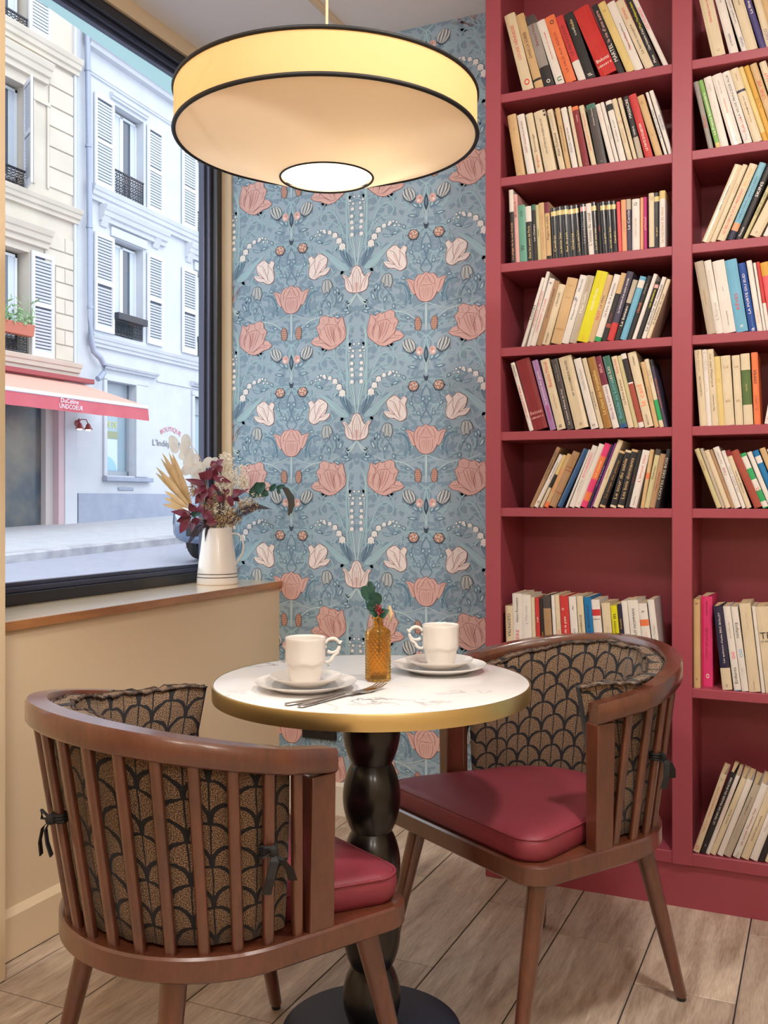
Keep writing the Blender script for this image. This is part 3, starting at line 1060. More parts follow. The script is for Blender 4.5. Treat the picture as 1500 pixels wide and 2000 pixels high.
row('left', 2, (960, 350), 3.947, Y1, [
    (150, 132, 85, 34, 'bk:.7|wh', 'Le piège de la nuit froide', 'pe', dict(c=.3, l=.55)), (190, 170, 120, 32, 'pk', [('Colette M.', 'dr', .8, .2, .5), ('II', 'bk', .68, .05, .6)], 0), (225, 207, 205, 58, 'tl', [('RIVES', 'bk', .85, .1, .25), ('W', 'bk', .25, .1, .6)], 0),
    (288, 268, 212, 46, 'bk:.72|wh', 'Sous les ponts de Paris', 'ye', dict(c=.35, l=.58, w=.5)), (335, 318, 198, 32, 'bk:.9|gt', 'Les Champs', 'wh'), (368, 347, 200, 26, 'ol', 'nuits', 'sg'), (395, 373, 185, 42, 'tn', 'La maison du berger', 'br'), (438, 418, 180, 38, 'bk:.07|tn:.74|mr', 'Pages de sable', 'bk', dict(c=.55)),
    noir(487, 467, 225, 44), noir(532, 512, 215, 42), noir(575, 550, 210, 48), noir(625, 600, 208, 46), noir(673, 642, 200, 36), (712, 693, 195, 46, 'bk:.86|pk:.09|bk', 'La peur bleue', 'gy', dict(gloss=True)), (760, 735, 190, 42, 'wh', 'L’oiseau du canal', 'bk', dict(w=.6)),
    noir(805, 780, 180, 38), (844, 823, 185, 24, 'bk', 'Ville', 'rd'), noir(870, 842, 178, 44), noir(915, 892, 172, 40), noir(956, 935, 168, 34), (991, 975, 175, 28, 'sl', None, 0), (1021, 1010, 160, 38, 'pe', 'sables', 'br'), (1060, 1050, 155, 36, 'sp:.8|gg', 'Le Cercle', 'wh', dict(c=.6)),
    (1098, 1096, 155, 60, 'wh', [('L’EAU CALME', 'gb', .45, .35, .2), ('G', 'bk', .9, .06, .4)], 0), (1160, 1160, 142, 24, 'pe', None, 0), (1186, 1184, 138, 26, 'mg', 'amour', 'pk'), (1214, 1211, 110, 42, 'bk:.04|cr', [('o', 'br', .9, .06, .5)], 0, dict(gap=1)), noir(1264, 1262, 105, 40), (1308, 1308, 90, 46, 'wh:.86|ye', 'Le marchand de rêves', 'br', dict(c=.4))])
row('left', 3, (960, 510), 3.947, Y1, [
    (228, 390, 125, 26, 'wh', 'LIGNES', 'bk', dict(w=.7, l=.8)), (258, 415, 80, 26, 'wh', 'LA GUERRE DES ROSES', 'rd'), (286, 440, 130, 44, 'wh', [('CONSTANCE ET LES SUISSES', 'rd', .45, .5, .4), ('A', 'bk', .93, .04, .4)], 0), (333, 475, 150, 44, 'br', 'LES OISEAUX DE PASSAGE', 'bk', dict(c=.65, l=.45)),
    (380, 515, 175, 56, 'cr', [('L’ARAIGNÉE', 'bk', .75, .22, .35), ('GRASSET', 'bk', .12, .18, .25)], 0), (440, 575, 125, 86, 'tn', [('OUVRES', 'gb', .7, .1, .3, 'flat'), ('=====', 'gb', .22, .1, .6, 'flat'), ('COMTE', 'gb', .88, .08, .3, 'flat')], 0, dict(kind='hardback')), (530, 680, 105, 58, 'wh', [('Philippe Hériat', 'bk', .5, .3, .3), ('*', 'bl', .65, .05, .5), ('Monde', 'bl', .85, .2, .3)], 0),
    (592, 737, 108, 58, 'gg', [('Max Gallo', 'wh', .6, .35, .35), ('L’ange fardé', 'br', .85, .2, .3)], 0, dict(gloss=True)), (657, 820, 70, 92, 'yl', [('Isabelle Monde', 'wh', .6, .3, .22), ('L’air du temps', 'go', .86, .25, .2), ('NRF', 'go', .05, .1, .2)], 0, dict(gap=1)), (752, 905, 102, 48, 'tn', [('LE PÈRE', 'bk', .6, .2, .4), ('NUIT', 'rd', .4, .14, .6)], 0), (803, 965, 98, 52, 'eg:.07|wh', 'Le livre de la jeunesse', 'bk', dict(c=.62, l=.5, w=.45)),
    (858, 1015, 88, 42, 'bk:.2|ru:.06|bk:.44|tn', [('LE COUP', 'ru', .35, .12, .5)], 0), (903, 1065, 75, 54, 'rd:.26|sp', 'La mémoire d’un autre monde', 'wh', dict(c=.65, l=.5, w=.35)), (960, 1108, 140, 40, 'bk:.62|gg', 'Le bateau', 'wh', dict(c=.4, l=.4)), (1003, 1165, 112, 52, 'sb:.82|wh:.12|sb', 'Les vagues lentes de la mer', 'lb', dict(w=.5, l=.6)),
    (1058, 1220, 110, 36, 'bk', [('ORAGE', 'orr', .5, .16, .5), ('Nadine', 'gy', .8, .25, .4)], 0), (1096, 1268, 95, 32, 'wh', None, 0), (1132, 1285, 150, 34, 'bk:.88|pk:.06|bk', 'Les monstres', 'yl', dict(c=.7, l=.3)), (1170, 1335, 118, 34, 'wh', 'Le dimanche des roseaux', 'bk', dict(w=.6, l=.75)), (1206, 1370, 135, 34, 'cr', 'le bonheur du soir', 'bk', dict(w=.5))])
row('left', 4, (960, 670), 3.947, Y1, [
    (293, 145, 158, 34, 'wh', [('LE DERNIER ÉTÉ BLEU', 'rd', .42, .5, .5), ('roman', 'bk', .88, .16, .4)], 0), (330, 185, 130, 118, 'dr', [('Belotti', 'pk', .24, .12, .55, 'flat'), ('LIBRARY 5', 'pk', .17, .08, .55, 'flat')], 0, dict(kind='hardback')), (465, 322, 140, 48, 'li', [('La princesse des glaces', 'wh', .6, .5, .4), ('roman', 'mg', .25, .2, .4)], 0, dict(gloss=True)),
    (520, 388, 135, 70, 'cr', [('Beatrix Mérel', 'rd', .78, .35, .4), ('Jane Heirie', 'br', .4, .2, .3), ('B', 'bk', .05, .04, .3)], 0), (598, 470, 130, 52, 'dg', [('La maison d’Anna de Key', 'wh', .32, .5, .35), ('Irma Darc', 'gy', .8, .3, .3)], 0), (660, 527, 118, 108, 'cr', [('MARIA PRIVÉE', 'bk', .8, .28, .28), ('RIF. BOUCLÉ 63', 'bk', .58, .25, .2), ('Q', 'bk', .06, .04, .2)], 0, dict(gloss=True)),
    (782, 645, 128, 60, 'wh', [('Amélie Nohant', 'gy', .7, .3, .3), ('S', 'bk', .05, .06, .4)], 0, dict(gloss=True)), (845, 708, 122, 36, 'cr', 'L’AUMÔNE', 'bk', dict(c=.4, l=.25)), (885, 750, 118, 62, 'gb', 'Le chant des hirondelles', 'ye', dict(w=.5, c=.5)), (950, 808, 110, 52, 'wh:.6|mr', [('BELA', 'pk', .83, .12, .4), ('Dieu de la mort noire', 'pu', .35, .45, .4)], 0),
    (1007, 868, 108, 58, 'bl:.06|gt', [('Ballade au Loiret', 'sb', .4, .55, .4), ('LES ÎLES', 'wh', .75, .2, .4)], 0, dict(gloss=True)), (1068, 935, 108, 46, 'cr', [('La Forte d’amour', 'bk', .5, .35, .45), ('Sous bois', 'rd', .86, .2, .4)], 0), (1116, 980, 103, 32, 'ol', None, 0), (1150, 1008, 88, 44, 'wh:.07|ru:.52|wh:.02|bk:.32|wh', None, 0),
    (1197, 1060, 80, 70, 'cr', [('le caïd', 'orr', .42, .28, .6), ('roman', 'bk', .88, .12, .3), ('BELFONT', 'bk', .1, .14, .3)], 0), (1270, 1160, 150, 36, 'tn', 'la route', 'br'), (1308, 1188, 128, 34, 'cr:.1|eg:.3|cr', 'les îles', 'br', dict(c=.75)), (1345, 1230, 130, 26, 'sp:.9|bk', 'Les grands matins du monde', 'orr')])
row('left', 5, (960, 840), 3.947, Y1, [
    (295, 510, 128, 34, 'br', 'LE PETIT PRINCE DU TEMPS', 'bk', dict(c=.7, l=.45)), (331, 535, 185, 38, 'wh', [('Les coulisses', 'dg', .7, .35, .4), ('o', 'mr', .1, .04, .6)], 0), (372, 562, 190, 28, 'cr:.38|bk:.25|ye', None, 0), (402, 590, 180, 38, 'orr:.1|tn', 'PSYCHOSES', 'orr'), (441, 637, 160, 62, 'br:.25|ru:.015|br:.38|ru:.015|br:.05|ru:.015|br', 'MADAME', 'gb', dict(c=.8, l=.2)), (508, 720, 140, 44, 'bl', None, 0, dict(gloss=True, gap=1)),
    (560, 742, 150, 18, 'wh', None, 0), (583, 770, 115, 48, 'wh', [('RETOURNEMENTS', 'hp', .68, .4, .45), ('Anne Piel', 'gy', .35, .3, .3)], 0), (635, 830, 102, 46, 'wh', [('Le Jour', 'gy', .5, .3, .3), ('c', 'gy', .06, .04, .3)], 0), (683, 880, 98, 56, 'hp:.1|orr:.14|hp:.2|orr:.36|hp', [('La reine', 'ye', .6, .3, .4)], 0), (745, 935, 110, 24, 'nv', 'Les voix de la nuit', 'li'), (770, 960, 100, 14, 'pu', None, 0), (786, 990, 70, 46, 'cr', [('SALAMBÔ', 'gb', .5, .16, .3)], 0),
    (845, 1005, 155, 50, 'tn:.04|bk:.92|tn', 'Le songe des pierres', 'gb', dict(l=.7)), (916, 1040, 150, 52, 'cr:.04|bk:.92|cr', 'Le tour du sable', 'tn', dict(l=.7)), (976, 1092, 145, 54, 'cr:.04|bk:.92|tn', 'Les bois dormants', 'tn', dict(l=.7)), (1036, 1140, 152, 34, 'bk', 'jardins', 'dr'), (1072, 1180, 150, 62, 'wh', [('L’amour bleu', 'rd', .68, .5, .35), ('Maxime Polet', 'bk', .12, .16, .4)], 0), (1137, 1215, 148, 32, 'tn:.5|orr:.1|tn', None, 0),
    (1172, 1265, 145, 42, 'ol:.9|dg', [('Moderato', 'bk', .6, .22, .4)], 0), (1217, 1305, 180, 46, 'br', 'l’été rouge', 'dr'), (1266, 1360, 145, 36, 'bk', 'CONTES DES BOIS', 'gg', dict(w=.6, l=.8))])
row('left', 6, (960, 1120), 3.947, 2.806, [
    (118, 105, 250, 58, 'cr', [('CLEOPATRA', 'bk', .72, .34, .4, True)], 0), (178, 160, 155, 74, 'wh', [('BELLE-MÈRE', 'rd', .36, .38, .4), ('Henri Rousselot', 'bk', .8, .3, .4)], 0), (258, 238, 165, 72, 'wh', [('J. Marchat', 'gy', .75, .25, .3), ('SEUIL', 'rd', .38, .2, .3)], 0), (336, 315, 185, 28, 'cr', None, 0), (370, 345, 190, 32, 'rd', [('roi', 'wh', .72, .1, .5), ('RENARD', 'wh', .4, .3, .4)], 0),
    (408, 378, 195, 28, 'bk', 'Le Roc', 'or' if 0 else 'go'), (440, 405, 170, 60, 'dg:.5|br:.34|dg', 'La falaise', 'gg', dict(c=.3, l=.2)), (505, 470, 170, 26, 'wh', None, 0), (534, 497, 165, 36, 'cr', 'le chat', 'orr'), (575, 535, 175, 68, 'rd', [('Les cavaliers de la paix', 'wh', .5, .5, .35), ('*', 'wh', .84, .03, .4)], 0), (648, 605, 180, 58, 'wh', [('~', 'nv', .86, .05, .7), ('roman', 'gy', .5, .3, .3)], 0), (712, 665, 175, 52, 'cr', [('L’ÂGE DE L’OMBRAGE', 'bk', .55, .55, .35)], 0),
    (770, 722, 185, 58, 'cb', [('UNE ANNÉE EN PROVENCE', 'nv', .55, .7, .4)], 0), (835, 780, 205, 66, 'wh:.8|rd:.08|wh', [('NADEAU', 'bk', .34, .2, .4), ('Editions', 'dg', .76, .06, .5, 'flat')], 0), (908, 858, 230, 68, 'cr', [('Françoise', 'gg', .6, .4, .3)], 0), (983, 928, 250, 52, 'yl', [('LE CHAT DU VOISIN', 'bk', .55, .55, .3), ('m', 'bk', .86, .06, .4)], 0), (1040, 982, 240, 30, 'mr:.5|nv', 'Enquête', 'go', dict(c=.75, l=.35)),
    (1076, 1012, 215, 46, 'wh', [('c', 'gy', .2, .05, .5)], 0), (1128, 1058, 210, 84, 'wh', [('GUY HOMMAN', 'bk', .72, .36, .25), ('Livre', 'pk', .35, .2, .25)], 0), (1216, 1140, 235, 70, 'wh:.72|orr:.08|wh', [('S', 'bk', .9, .05, .3), ('La vie en roses', 'pk', .5, .3, .3)], 0), (1292, 1215, 205, 52, 'wh', [('Les Temps', 'gy', .6, .3, .4)], 0)])
XR = 0.150
row('right', 0, (1330, 0), 6.06, Y1, [
    (375, 215, 0, 165, 'cr', [('La lune est', 'rd', .72, .2, .3), ('blanche', 'rd', .55, .14, .2), ('c', 'br', .08, .05, .2)], 0, dict(h=.205)), (580, 405, 0, 112, 'wh', [('Les yeux', 'bk', .85, .2, .3), ('LE MONDE', 'nv', .2, .18, .3)], 0, dict(h=.2, gap=1)), (725, 525, 0, 66, 'wh', [('Les longues saisons', 'nv', .6, .6, .4), ('roman', 'bl', .15, .14, .4)], 0, dict(h=.2)), (795, 612, 0, 132, 'cr', [('Jean d’Ormes', 'bk', .78, .25, .2)], 0, dict(h=.2)),
    (935, 742, 0, 80, 'dn', [('La fête bleue', 'wh', .7, .35, .45)], 0, dict(h=.2, gap=1)), (1020, 860, 0, 90, 'cr', [('DICO', 'dn', .2, .16, .4)], 0, dict(h=.19)), (1115, 960, 0, 80, 'tn', None, 0, dict(h=.19)), (1200, 1045, 0, 90, 'wh', None, 0, dict(h=.195)), (1295, 1140, 0, 70, 'ru', None, 0, dict(h=.19))], xlim=XR)
row('right', 1, (1330, 0), 6.06, Y1, [
    (322, 140, 980, 62, 'gy', [('Fleurs', 'rd', .4, .3, .5)], 0), (413, 200, 962, 60, 'ye:.08|gr', [('La France buissonnière', 'wh', .5, .7, .5)], 0), (478, 268, 930, 98, 'wh', [('saison', 'gy', .85, .12, .2), ('les matins calmes', 'gg', .5, .4, .2)], 0), (590, 345, 910, 132, 'wh', [('Martin Odin', 'gy', .82, .22, .14), ('Giulietta', 'orr', .55, .3, .22), ('JC', 'gy', .08, .06, .3)], 0, dict(gloss=True)),
    (750, 480, 870, 102, 'wh', [('LA VEUVE PRINCESSE ALIA', 'bk', .65, .6, .3), ('Ruth Lee', 'rd', .26, .2, .35), ('Flam', 'gy', .1, .1, .3)], 0), (870, 582, 835, 112, 'cr:.68|nv:.03|cr', [('L’ange à la tour', 'bk', .5, .3, .25), ('Sous les tilleuls', 'gb', .4, .3, .2), ('roman', 'gb', .88, .1, .25)], 0), (998, 698, 805, 64, 'go:.12|ye', None, 0), (1065, 765, 790, 66, 'go', 'le blé', 'gb'), (1135, 835, 770, 92, 'tn', [('UNE VIE', 'rd', .65, .4, .4)], 0),
    (1232, 945, 740, 90, 'cr', [('LE CHANT', 'rd', .7, .4, .4)], 0), (1330, 1050, 740, 90, 'wh', None, 0), (1425, 1150, 740, 80, 'bk', None, 0)], xlim=XR)
row('right', 2, (1330, 290), 5.0, Y1, [
    (205, 540, 150, 84, 'cr', [('Jean d’Ormesson', 'bk', .58, .5, .3)], 0, dict(gloss=True)), (302, 630, 150, 54, 'cr', [('Le livre', 'br', .7, .3, .3)], 0), (370, 705, 140, 88, 'cr', [('LES RELIGIEUX D’UN PRÉSIDENT', 'rd', .38, .6, .4), ('JEAN AUBERT', 'go', .83, .24, .5)], 0), (470, 800, 130, 74, 'nv:.12|pe:.1|lb', [('Les saisons d’un étudiant', 'bl', .66, .32, .3), ('CAMILLE MERIEL', 'bl', .38, .26, .25)], 0), (552, 875, 140, 66, 'bk', [('SKINS', 'wh', .66, .2, .5), ('Pensées', 'wh', .1, .12, .5)], 0),
    (625, 950, 190, 40, 'ol', 'Fables du soleil', 'sg'), (690, 1040, 200, 120, 'cr', [('Q', 'dr', .06, .05, .2)], 0), (820, 1150, 190, 60, 'wh', None, 0), (890, 1210, 180, 70, 'rd', None, 0), (970, 1290, 180, 60, 'tn', None, 0)], xlim=XR)
row('right', 3, (1330, 290), 5.0, Y1, [
    (258, 130, 1115, 92, 'gg', [('LITTÉRATURE', 'gb', .5, .2, .2)], 0, dict(gloss=True)), (355, 230, 1103, 74, 'wh', [('L’ANNEAU D’OR', 'gg', .72, .3, .25), ('L’Intrus', 'gy', .3, .25, .4)], 0, dict(gloss=True)), (432, 316, 1108, 124, 'wh', [('Une enquête', 'bk', .2, .2, .16), ('—', 'bk', .6, .06, .2)], 0, dict(gloss=True)), (560, 444, 1098, 122, 'sb', [('RÊVES', 'rd', .42, .24, .34), ('a', 'wh', .08, .05, .2)], 0), (688, 577, 1125, 72, 'db', [('LA PORTE DU SUD', 'wh', .55, .6, .35), ('a', 'wh', .03, .05, .4)], 0, dict(gloss=True)),
    (765, 655, 1100, 56, 'wh', [('ma vie ici', 'orr', .2, .2, .3)], 0), (824, 722, 1118, 28, 'wh', None, 0), (855, 752, 1110, 36, 'wh:.4|rd', None, 0), (893, 785, 1120, 96, 'sl:.8|go', [('JOIE', 'wh', .4, .2, .3)], 0), (993, 880, 1110, 60, 'db', None, 0), (1058, 950, 1110, 70, 'cr', None, 0)], xlim=XR)
row('right', 4, (1330, 660), 5.55, Y1, [
    (205, 143, 135, 80, 'cr', [('UN CONCERTO', 'bk', .52, .26, .3, True), ('Marc Février', 'br', .85, .28, .3, True)], 0), (288, 230, 130, 54, 'wh', [('V. LYRCO', 'gg', .85, .25, .6, True), ('la nuit', 'pk', .5, .3, .3, True)], 0), (345, 285, 128, 74, 'cr', [('Les sept Mitterrand', 'bk', .72, .48, .4, True), ('Catherine Nay', 'bk', .3, .22, .3, True)], 0), (425, 370, 205, 68, 'ye', [('—', 'gb', .65, .06, .4)], 0),
    (498, 448, 198, 108, 'cr', [('Le', 'br', .84, .05, .3, 'flat'), ('ab', 'br', .35, .04, .3, 'flat')], 0), (612, 570, 193, 88, 'cr', [('Le', 'br', .84, .05, .3, 'flat'), ('ab', 'br', .35, .04, .3, 'flat')], 0), (704, 663, 175, 104, 'cr:.28|sg:.49|cr', [('GESTES', 'ye', .52, .2, .12)], 0), (815, 780, 160, 72, 'orr', [('ZIMMER', 'bk', .66, .2, .4), ('EL LIBRO', 'ru', .3, .25, .3)], 0), (905, 985, 500, 60, 'wh', [('l’os', 'rd', .1, .1, .4)], 0, dict(gap=1, h=.2)), (1000, 1080, 500, 70, 'cr', None, 0, dict(h=.2))], xlim=XR)
row('right', 5, (1330, 660), 5.55, Y1, [
    (390, 145, 1212, 56, 'ol', [('BEAUTÉ', 'ru', .72, .3, .4)], 0), (452, 210, 1205, 38, 'gg', None, 0), (495, 258, 1228, 60, 'cr', [('bonté', 'pk', .6, .3, .3)], 0), (560, 318, 1218, 40, 'br', None, 0), (606, 365, 1195, 74, 'wh', [('Guy Carlier', 'nv', .82, .2, .3), ('l’été', 'bp', .6, .12, .5)], 0, dict(gloss=True)), (684, 455, 1230, 46, 'wh', 'un autre mot', 'gy'), (735, 500, 1228, 58, 'cr:.9|dr', [('La marge aux dents', 'bk', .45, .4, .4)], 0),
    (812, 550, 1235, 94, 'ru', None, 0, dict(kind='hardback')), (912, 660, 1262, 70, 'eg:.02|wh:.1|eg:.2|wh:.2|eg:.2|wh:.22|eg', [('CL', 'rd', .34, .08, .6)], 0), (986, 735, 1245, 58, 'wh', None, 0), (1050, 795, 1232, 72, 'cb:.78|wh:.12|cb', None, 0), (1128, 870, 1205, 70, 'tn', '===', 'gb'), (1205, 950, 1210, 64, 'wh', None, 0), (1275, 1020, 1210, 64, 'dr', None, 0), (1345, 1090, 1210, 60, 'cr', None, 0)], xlim=XR)
row('right', 6, (1330, 1120), 7.14, 2.806, [
    (172, 166, 360, 96, 'tn', [('III', 'bk', .95, .02, .6, 'flat'), ('+', 'bk', .1, .02, .2, 'flat')], 0), (285, 275, 318, 158, 'hp', [('L’ÉTINT DE SAVOURE', 'dr', .48, .34, .32), ('Gabrielle', 'dr', .87, .16, .2), ('o', 'wh', .12, .05, .3)], 0, dict(back=.03, gap=1)), (580, 450, 458, 142, 'cr:.26|nv', [('Les quêteurs d’aube ÉRIC BOLLEY', 'wh', .62, .6, .3), ('G', 'bk', .05, .04, .2)], 0, dict(gap=1)), (768, 612, 465, 104, 'lb:.01|wh', [('Enfants', 'bk', .18, .24, .4), ('oo', 'hp', .42, .08, .5), ('la méthode', 'gy', .72, .3, .25)], 0), (876, 720, 470, 100, 'wh', [('Enfants', 'bk', .72, .25, .4, True), ('oo', 'sb', .45, .1, .5), ('ici', 'gy', .25, .2, .3, True)], 0),
    (980, 836, 425, 166, 'cr', [('Nos vies', 'gg', .8, .2, .25), ('FAYARD', 'br', .07, .1, .15)], 0), (1152, 1012, 462, 52, 'wh', None, 0), (1210, 1062, 470, 230, 'cr', [('TFI', 'bk', .66, .1, .5, 'flat'), ('un peuple', 'bk', .6, .05, .6, 'flat')], 0), (1450, 1300, 480, 120, 'wh', None, 0), (1580, 1430, 480, 90, 'rd', None, 0)], xlim=XR)
row('right', 7, (1330, 1440), 7.14, 2.806, [
    (155, 550, 500, 92, 'cr', [('TANT QU’IL Y AURA DE BRICES À MOUDRE', 'rd', .55, .6, .3), ('O', 'rd', .06, .05, .5), ('//', 'bk', .93, .04, .4)], 0), (255, 700, 480, 86, 'bk', [('LE TEMPS DE FRASER EN ENCORE', 'wh', .65, .58, .3), ('o', 'gy', .1, .04, .3)], 0), (345, 775, 530, 62, 'wh', [('ROMAN ZAMAN ET NOUVEAU', 'pk', .58, .6, .4)], 0), (412, 860, 560, 86, 'cr', [('lettres de nuit', 'bk', .5, .25, .25)], 0), (502, 935, 580, 90, 'wh', None, 0), (598, 1030, 640, 112, 'gg', [('LE DÉBROUILLÉ', 'bk', .7, .34, .25), ('AFFAIRE CLOSE', 'gy', .4, .3, .25)], 0),
    (718, 1140, 640, 110, 'wh', [('Un certain Monsieur Paul', 'dr', .42, .5, .28), ('Roger', 'gy', .05, .08, .3)], 0), (838, 1250, 660, 118, 'cr', [('GUIDE DES produits', 'bk', .42, .4, .28)], 0), (965, 1370, 680, 118, 'wh', [('Histoires', 'gy', .5, .3, .3)], 0), (1090, 1490, 700, 90, 'bk', None, 0), (1190, 1590, 700, 80, 'cr', None, 0)], xlim=XR)

# ------------------------------------------------------------------ two barrel chairs
M_walnut = wood_mat('stained_beech', (66, 33, 22), (108, 57, 37), (3, 3, 1), 0.34, 6, coat=0.9, fine=40, contrast=0.7)
M_leather = mat('burgundy_leather', (132, 50, 64), 0.42, bump=(420, 0.35))
M_ribbon = mat('black_ribbon', (18, 18, 22), 0.7)


def fabric_mat():
    m = bpy.data.materials.new('scallop_fabric')
    m.use_nodes = True
    nt = m.node_tree
    N = nt.nodes.new
    L = nt.links.new
    bs = nt.nodes['Principled BSDF']
    bs.inputs['Roughness'].default_value = 0.85
    bs.inputs['Sheen Weight'].default_value = 0.15

    def mth(op, a, b=None, c=None):
        n = N('ShaderNodeMath')
        n.operation = op
        for i, v in enumerate((a, b, c)):
            if v is None:
                continue
            if isinstance(v, (int, float)):
                n.inputs[i].default_value = v
            else:
                L(v, n.inputs[i])
        return n.outputs[0]
    uv = N('ShaderNodeUVMap')
    sp = N('ShaderNodeSeparateXYZ')
    wob = N('ShaderNodeTexNoise')
    wob.inputs['Scale'].default_value = 14
    L(uv.outputs[0], wob.inputs['Vector'])
    wv = N('ShaderNodeVectorMath')
    wv.operation = 'MULTIPLY_ADD'
    L(wob.outputs['Color'], wv.inputs[0])
    wv.inputs[1].default_value = (0.006, 0.006, 0)
    L(uv.outputs[0], wv.inputs[2])
    L(wv.outputs[0], sp.inputs[0])
    W, Hh, B_ = 0.066, 0.036, 0.033
    v = mth('DIVIDE', sp.outputs['Y'], Hh)
    r = mth('FLOOR', v)
    fy = mth('MULTIPLY', mth('SUBTRACT', v, r), Hh)
    odd = mth('MULTIPLY', mth('MODULO', mth('ABSOLUTE', r), 2), 0.5)
    uu = mth('ADD', mth('DIVIDE', sp.outputs['X'], W), odd)
    fx = mth('MULTIPLY', mth('SUBTRACT', mth('FRACT', mth('ADD', uu, 100)), 0.5), W)
    ax = mth('ABSOLUTE', fx)
    # arch of this row and, above it, the feet of the arches of the next row
    yy = mth('MAXIMUM', mth('SUBTRACT', fy, Hh - B_), 0)
    e = mth('SQRT', mth('ADD', mth('POWER', mth('DIVIDE', ax, W / 2), 2), mth('POWER', mth('DIVIDE', yy, B_), 2)))
    d1 = mth('ABSOLUTE', mth('SUBTRACT', e, 0.98))
    arch = mth('LESS_THAN', d1, 0.10)
    mid = mth('LESS_THAN', ax, 0.0014)
    inside = mth('LESS_THAN', e, 1.0)
    side = mth('MULTIPLY', mth('LESS_THAN', mth('SUBTRACT', W / 2, ax), 0.0012), mth('SUBTRACT', 1, inside))
    line = mth('MAXIMUM', mth('MAXIMUM', arch, mth('MULTIPLY', mid, inside)), side)
    chk = N('ShaderNodeTexNoise')
    chk.inputs['Scale'].default_value = 620
    chk.inputs['Detail'].default_value = 1
    L(uv.outputs[0], chk.inputs['Vector'])
    rp = N('ShaderNodeValToRGB')
    el = rp.color_ramp.elements
    el[0].position = 0.36
    el[0].color = lin((32, 24, 24))
    el[1].position = 0.62
    el[1].color = lin((168, 138, 106))
    e2 = el.new(0.48)
    e2.color = lin((84, 64, 50))
    L(chk.outputs['Fac'], rp.inputs['Fac'])
    mx = N('ShaderNodeMix')
    mx.data_type = 'RGBA'
    L(line, mx.inputs[0])
    L(rp.outputs[0], mx.inputs[6])
    mx.inputs[7].default_value = lin((18, 17, 24))
    L(mx.outputs[2], bs.inputs['Base Color'])
    bp = N('ShaderNodeBump')
    bp.inputs['Strength'].default_value = 0.5
    bp.inputs['Distance'].default_value = 0.0015
    L(mth('SUBTRACT', chk.outputs['Fac'], mth('MULTIPLY', line, 0.4)), bp.inputs['Height'])
    L(bp.outputs[0], bs.inputs['Normal'])
    return m


M_fabric = fabric_mat()
WS, YFS, Y0S, BS = 0.2693, 0.275, -0.0132, 0.2529
WT, WTF, YA, Y0T, BT = 0.3047, 0.2742, 0.0982, -0.0168, 0.3078
ZS, ZA, ZB = 0.408, 0.7117, 0.7913


def Ushape(w, wf, yf, y0, bdep, n=48):
    pts = []
    k = 8
    for i in range(k):
        u = i / k
        pts.append((wf + (w - wf) * u, yf + (y0 - yf) * u))
    for i in range(n + 1):
        th = PI * i / n
        pts.append((w * math.cos(th), y0 - bdep * math.sin(th)))
    for i in range(1, k + 1):
        u = i / k
        pts.append((-w + (w - wf) * u, y0 + (yf - y0) * u))
    return pts


def resample(pts, n, s0=0.0, s1=1.0):
    L = [0]
    for a, c in zip(pts, pts[1:]):
        L.append(L[-1] + math.dist(a, c))
    out = []
    j = 0
    for i in range(n):
        s = L[-1] * (s0 + (s1 - s0) * i / (n - 1))
        while j < len(L) - 2 and L[j + 1] < s:
            j += 1
        while j > 0 and L[j] > s:
            j -= 1
        u = (s - L[j]) / max(1e-9, L[j + 1] - L[j])
        out.append((pts[j][0] + (pts[j + 1][0] - pts[j][0]) * u, pts[j][1] + (pts[j + 1][1] - pts[j][1]) * u))
    return out, L[-1]


def normals(pts):
    out = []
    for i in range(len(pts)):
        a = pts[max(i - 1, 0)]
        c = pts[min(i + 1, len(pts) - 1)]
        tx, ty = c[0] - a[0], c[1] - a[1]
        l = math.hypot(tx, ty)
        out.append((-ty / l, tx / l))          # points outwards for a path running right front - back - left front
    return out


def zrail(y):
    u = min(1, max(0, (YA - y) / (YA - (Y0T - BT))))
    return ZA + (ZB - ZA) * u


def seat_outline(inset=0.0, rc=0.055):
    """closed plan of the seat: rounded front corners, half-oval back"""
    w = WS - inset
    yf = YFS - inset
    pts = []
    for i in range(7):
        a = R(90 - 15 * i)
        pts.append((w - rc + rc * math.cos(a), yf - rc + rc * math.sin(a)))
    for i in range(49):
        th = PI * i / 48
        pts.append((w * math.cos(th), Y0S - (BS - inset) * math.sin(th)))
    for i in range(7):
        a = R(180 - 15 * i)
        pts.append((-w + rc + rc * math.cos(a), yf - rc + rc * math.sin(a)))
    return pts


